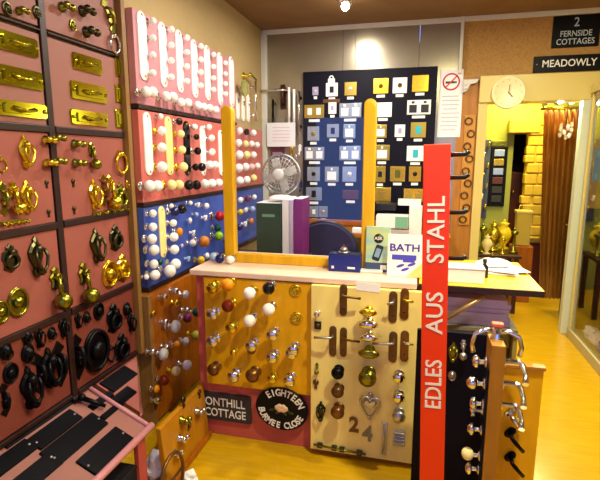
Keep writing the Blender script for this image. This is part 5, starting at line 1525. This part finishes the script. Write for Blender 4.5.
# curtain
CYY = 5.0
CURT = mat('brown gold curtain', '#a8701e', 0.7, var=.4, scale=4, stretch=(14, 14, .4))
x0, x1 = at(536, 200, 1, CYY).x, at(573, 200, 1, CYY).x
zt2, zb2 = at(556, 110, 1, CYY).z, .12
t = thing('curtain', 'long brown and gold curtain hanging at the side of the passage', 'curtain', ((x0 + x1) / 2, CYY, 0))
mb = MB()
n = 40
def crow(z, k):
    wv = x1 - x0
    sh = 1 - .28 * k
    return [mb.bm.verts.new(((-wv / 2 + wv * i / n) * sh + .10 * k * .6, .035 * math.sin(i / n * 2 * PI * 6.5 + .4 * k), z)) for i in range(n + 1)]
rows = [crow(zt2 + (zb2 - zt2) * q, q) for q in (0, .15, .35, .6, .8, 1)]
for a_, b_ in zip(rows, rows[1:]):
    for i in range(n):
        mb.face([a_[i], a_[i + 1], b_[i + 1], b_[i]], True)
bmesh.ops.solidify(mb.bm, geom=mb.bm.faces[:], thickness=.006)
part('drape', mb.mesh('drape', CURT), t)
part('curtain_pole', MB().tube([(x0 - (x0 + x1) / 2 - .03, 0, zt2 + .015), (x1 - (x0 + x1) / 2 + .05, 0, zt2 + .015)], .014).mesh('curtain_pole', BRASS), t)
for s_ in (-.17, .17):
    part('pole_bracket', MB().tube([(s_, 0, zt2 + .02), (s_, 0, 2.399)], .008).mesh('pole_bracket', BRASS), t)
# spotlights near the top of the doorway
p = at(556, 101, 1, 4.72)
t = thing('spotlight_bar', 'cluster of chrome spotlights hanging inside the top of the doorway', 'ceiling light', (p.x, 4.72, p.z))
part('bar', MB().tube([(-.13, 0, .06), (.14, 0, .06)], .01).mesh('bar', CHROME), t)
part('drop_rod', MB().tube([(0, 0, .06), (0, 0, 2.4 - p.z)], .008).mesh('drop_rod', CHROME), t)
for k, x in enumerate((-.10, 0, .10)):
    o = part('spot', MB().lathe([(.02, .0), (.035, .04), (.045, .08), (.04, .085), (0, .07)], (x, 0, .0), seg=16).mesh('spot', CHROME), t)
    part('lamp', MB().ball((x, -.075, .0), .018).mesh('lamp', BULB if k == 2 else CHROME), o)
    part('neck', MB().tube([(x, 0, .0), (x, 0, .06)], .008).mesh('neck', CHROME), o)
# glass drops chandelier piece at the jamb
p = at(566, 128, 1, 4.75)
t = thing('glass_pendant', 'sparkling glass drop pendant hanging by the right door jamb', 'pendant', p)
part('cord', MB().tube([(0, 0, 0), (0, 0, 2.4 - p.z)], .003).mesh('cord', PLASTB), t)
for k in range(12):
    a = 2.4 * k
    o = part('glass_drop', cached('gdrop', lambda: MB().ball((0, 0, 0), .016, 6, 8, (1, 1, 1.4)).mesh('glass_drop', GLASSK)), t)
    o.location = (.045 * math.cos(a), .045 * math.sin(a), -.01 * k + .03)
# dark frame post behind the jamb
t = thing('door_leaf', 'dark red wooden door folded back at the edge of the passage', 'door', (at(573, 250, 1, 4.62).x, 4.62, 0))
part('leaf', MB().span((-.0, 0, .01), (.03, .24, 1.2), .004).mesh('leaf', mat('red brown wood', '#5a200c', .4, var=.2)), t)
part('handle', MB().tube([(-.002, .08, .9), (-.04, .08, .9), (-.045, .16, .9)], .008).mesh('handle', CHROME), t)

# ------------------------------------------------------------------ glazed display case along the right
GX = 1.30
t = thing('display_case', 'tall glazed display case with cream plinth along the right of the aisle', 'display case', (GX, 0, 0))
PLN = mat('cream plinth paint', '#b4a878', .5)
part('plinth', MB().span((-.02, 1.0, 0), (.5, 4.27, .08), .004).mesh('plinth', PLN), t)
part('corner_post', MB().span((-.008, 4.245, .081), (.012, 4.27, 2.0), .003).mesh('corner_post', IVORY), t)
part('back_panel', MB().span((.42, 1.0, .081), (.44, 4.2, 1.1), .002).mesh('back_panel', MAHOG), t)
part('upper_back_panel', MB().span((.42, 1.0, 1.101), (.44, 4.2, 2.0), .002).mesh('upper_back_panel', mat('ochre panel', '#d0a030', .5)), t)
part('end_panel', MB().span((.031, 4.22, .081), (.44, 4.24, 1.1), .002).mesh('end_panel', MAHOG), t)
part('upper_end_panel', MB().span((.031, 4.22, 1.101), (.44, 4.24, 2.0), .002).mesh('upper_end_panel', mat('ochre panel', '#d0a030', .5)), t)
part('cornice', MB().span((-.02, 1.0, 2.0), (.5, 4.27, 2.06), .004).mesh('cornice', IVORY), t)
part('glass_pane', MB().span((-.004, 1.0, .081), (.002, 4.199, 1.999)).mesh('glass_pane', GLASS), t)
for k, z in enumerate((.45, .75, 1.0)):
    part('slat', MB().span((.10, 4.205, z), (.40, 4.219, z + .03), .002).mesh('slat', DARKW), t)
p = at(592, 165, 1, 4.215)
single('pale_blue_card', MB().box((0, -.004, 0), (.09, .006, .26), .001).mesh('pale_blue_card', mat('pale blue print', '#8cc0d8', .4)), 'pale blue card at the back of the glazed display case', 'card', (p.x + .06, 4.219, p.z))
rnd = random.Random(11)
BAGC = [mat('blue foil', '#2c4cc0', .25, .2), PAPER, mat('pale turquoise wrap', '#a8d4dc', .3), PAPER, mat('navy foil', '#1c2c7c', .25, .2)]
BGN = ['blue', 'white', 'turquoise', 'pale white', 'navy']
for k in range(12):
    crumple('wrapped_packet', f'crumpled {BGN[k % 5]} packet, {ORD[k + 1]} from the door along the display case plinth', 'packet', (GX + (.085 if k % 2 else .235), 4.09 - .075 * k, .081), .055, .055, .06, BAGC[k % 5], 20 + k, 'packets in the display case')

bad = [(k, v) for k, v in LABELS.items() if len(v) > 1 or not 4 <= len(k.replace(',', ' ').split()) <= 16]
for b in bad:
    print('LABEL?', len(b[0].split()), b)
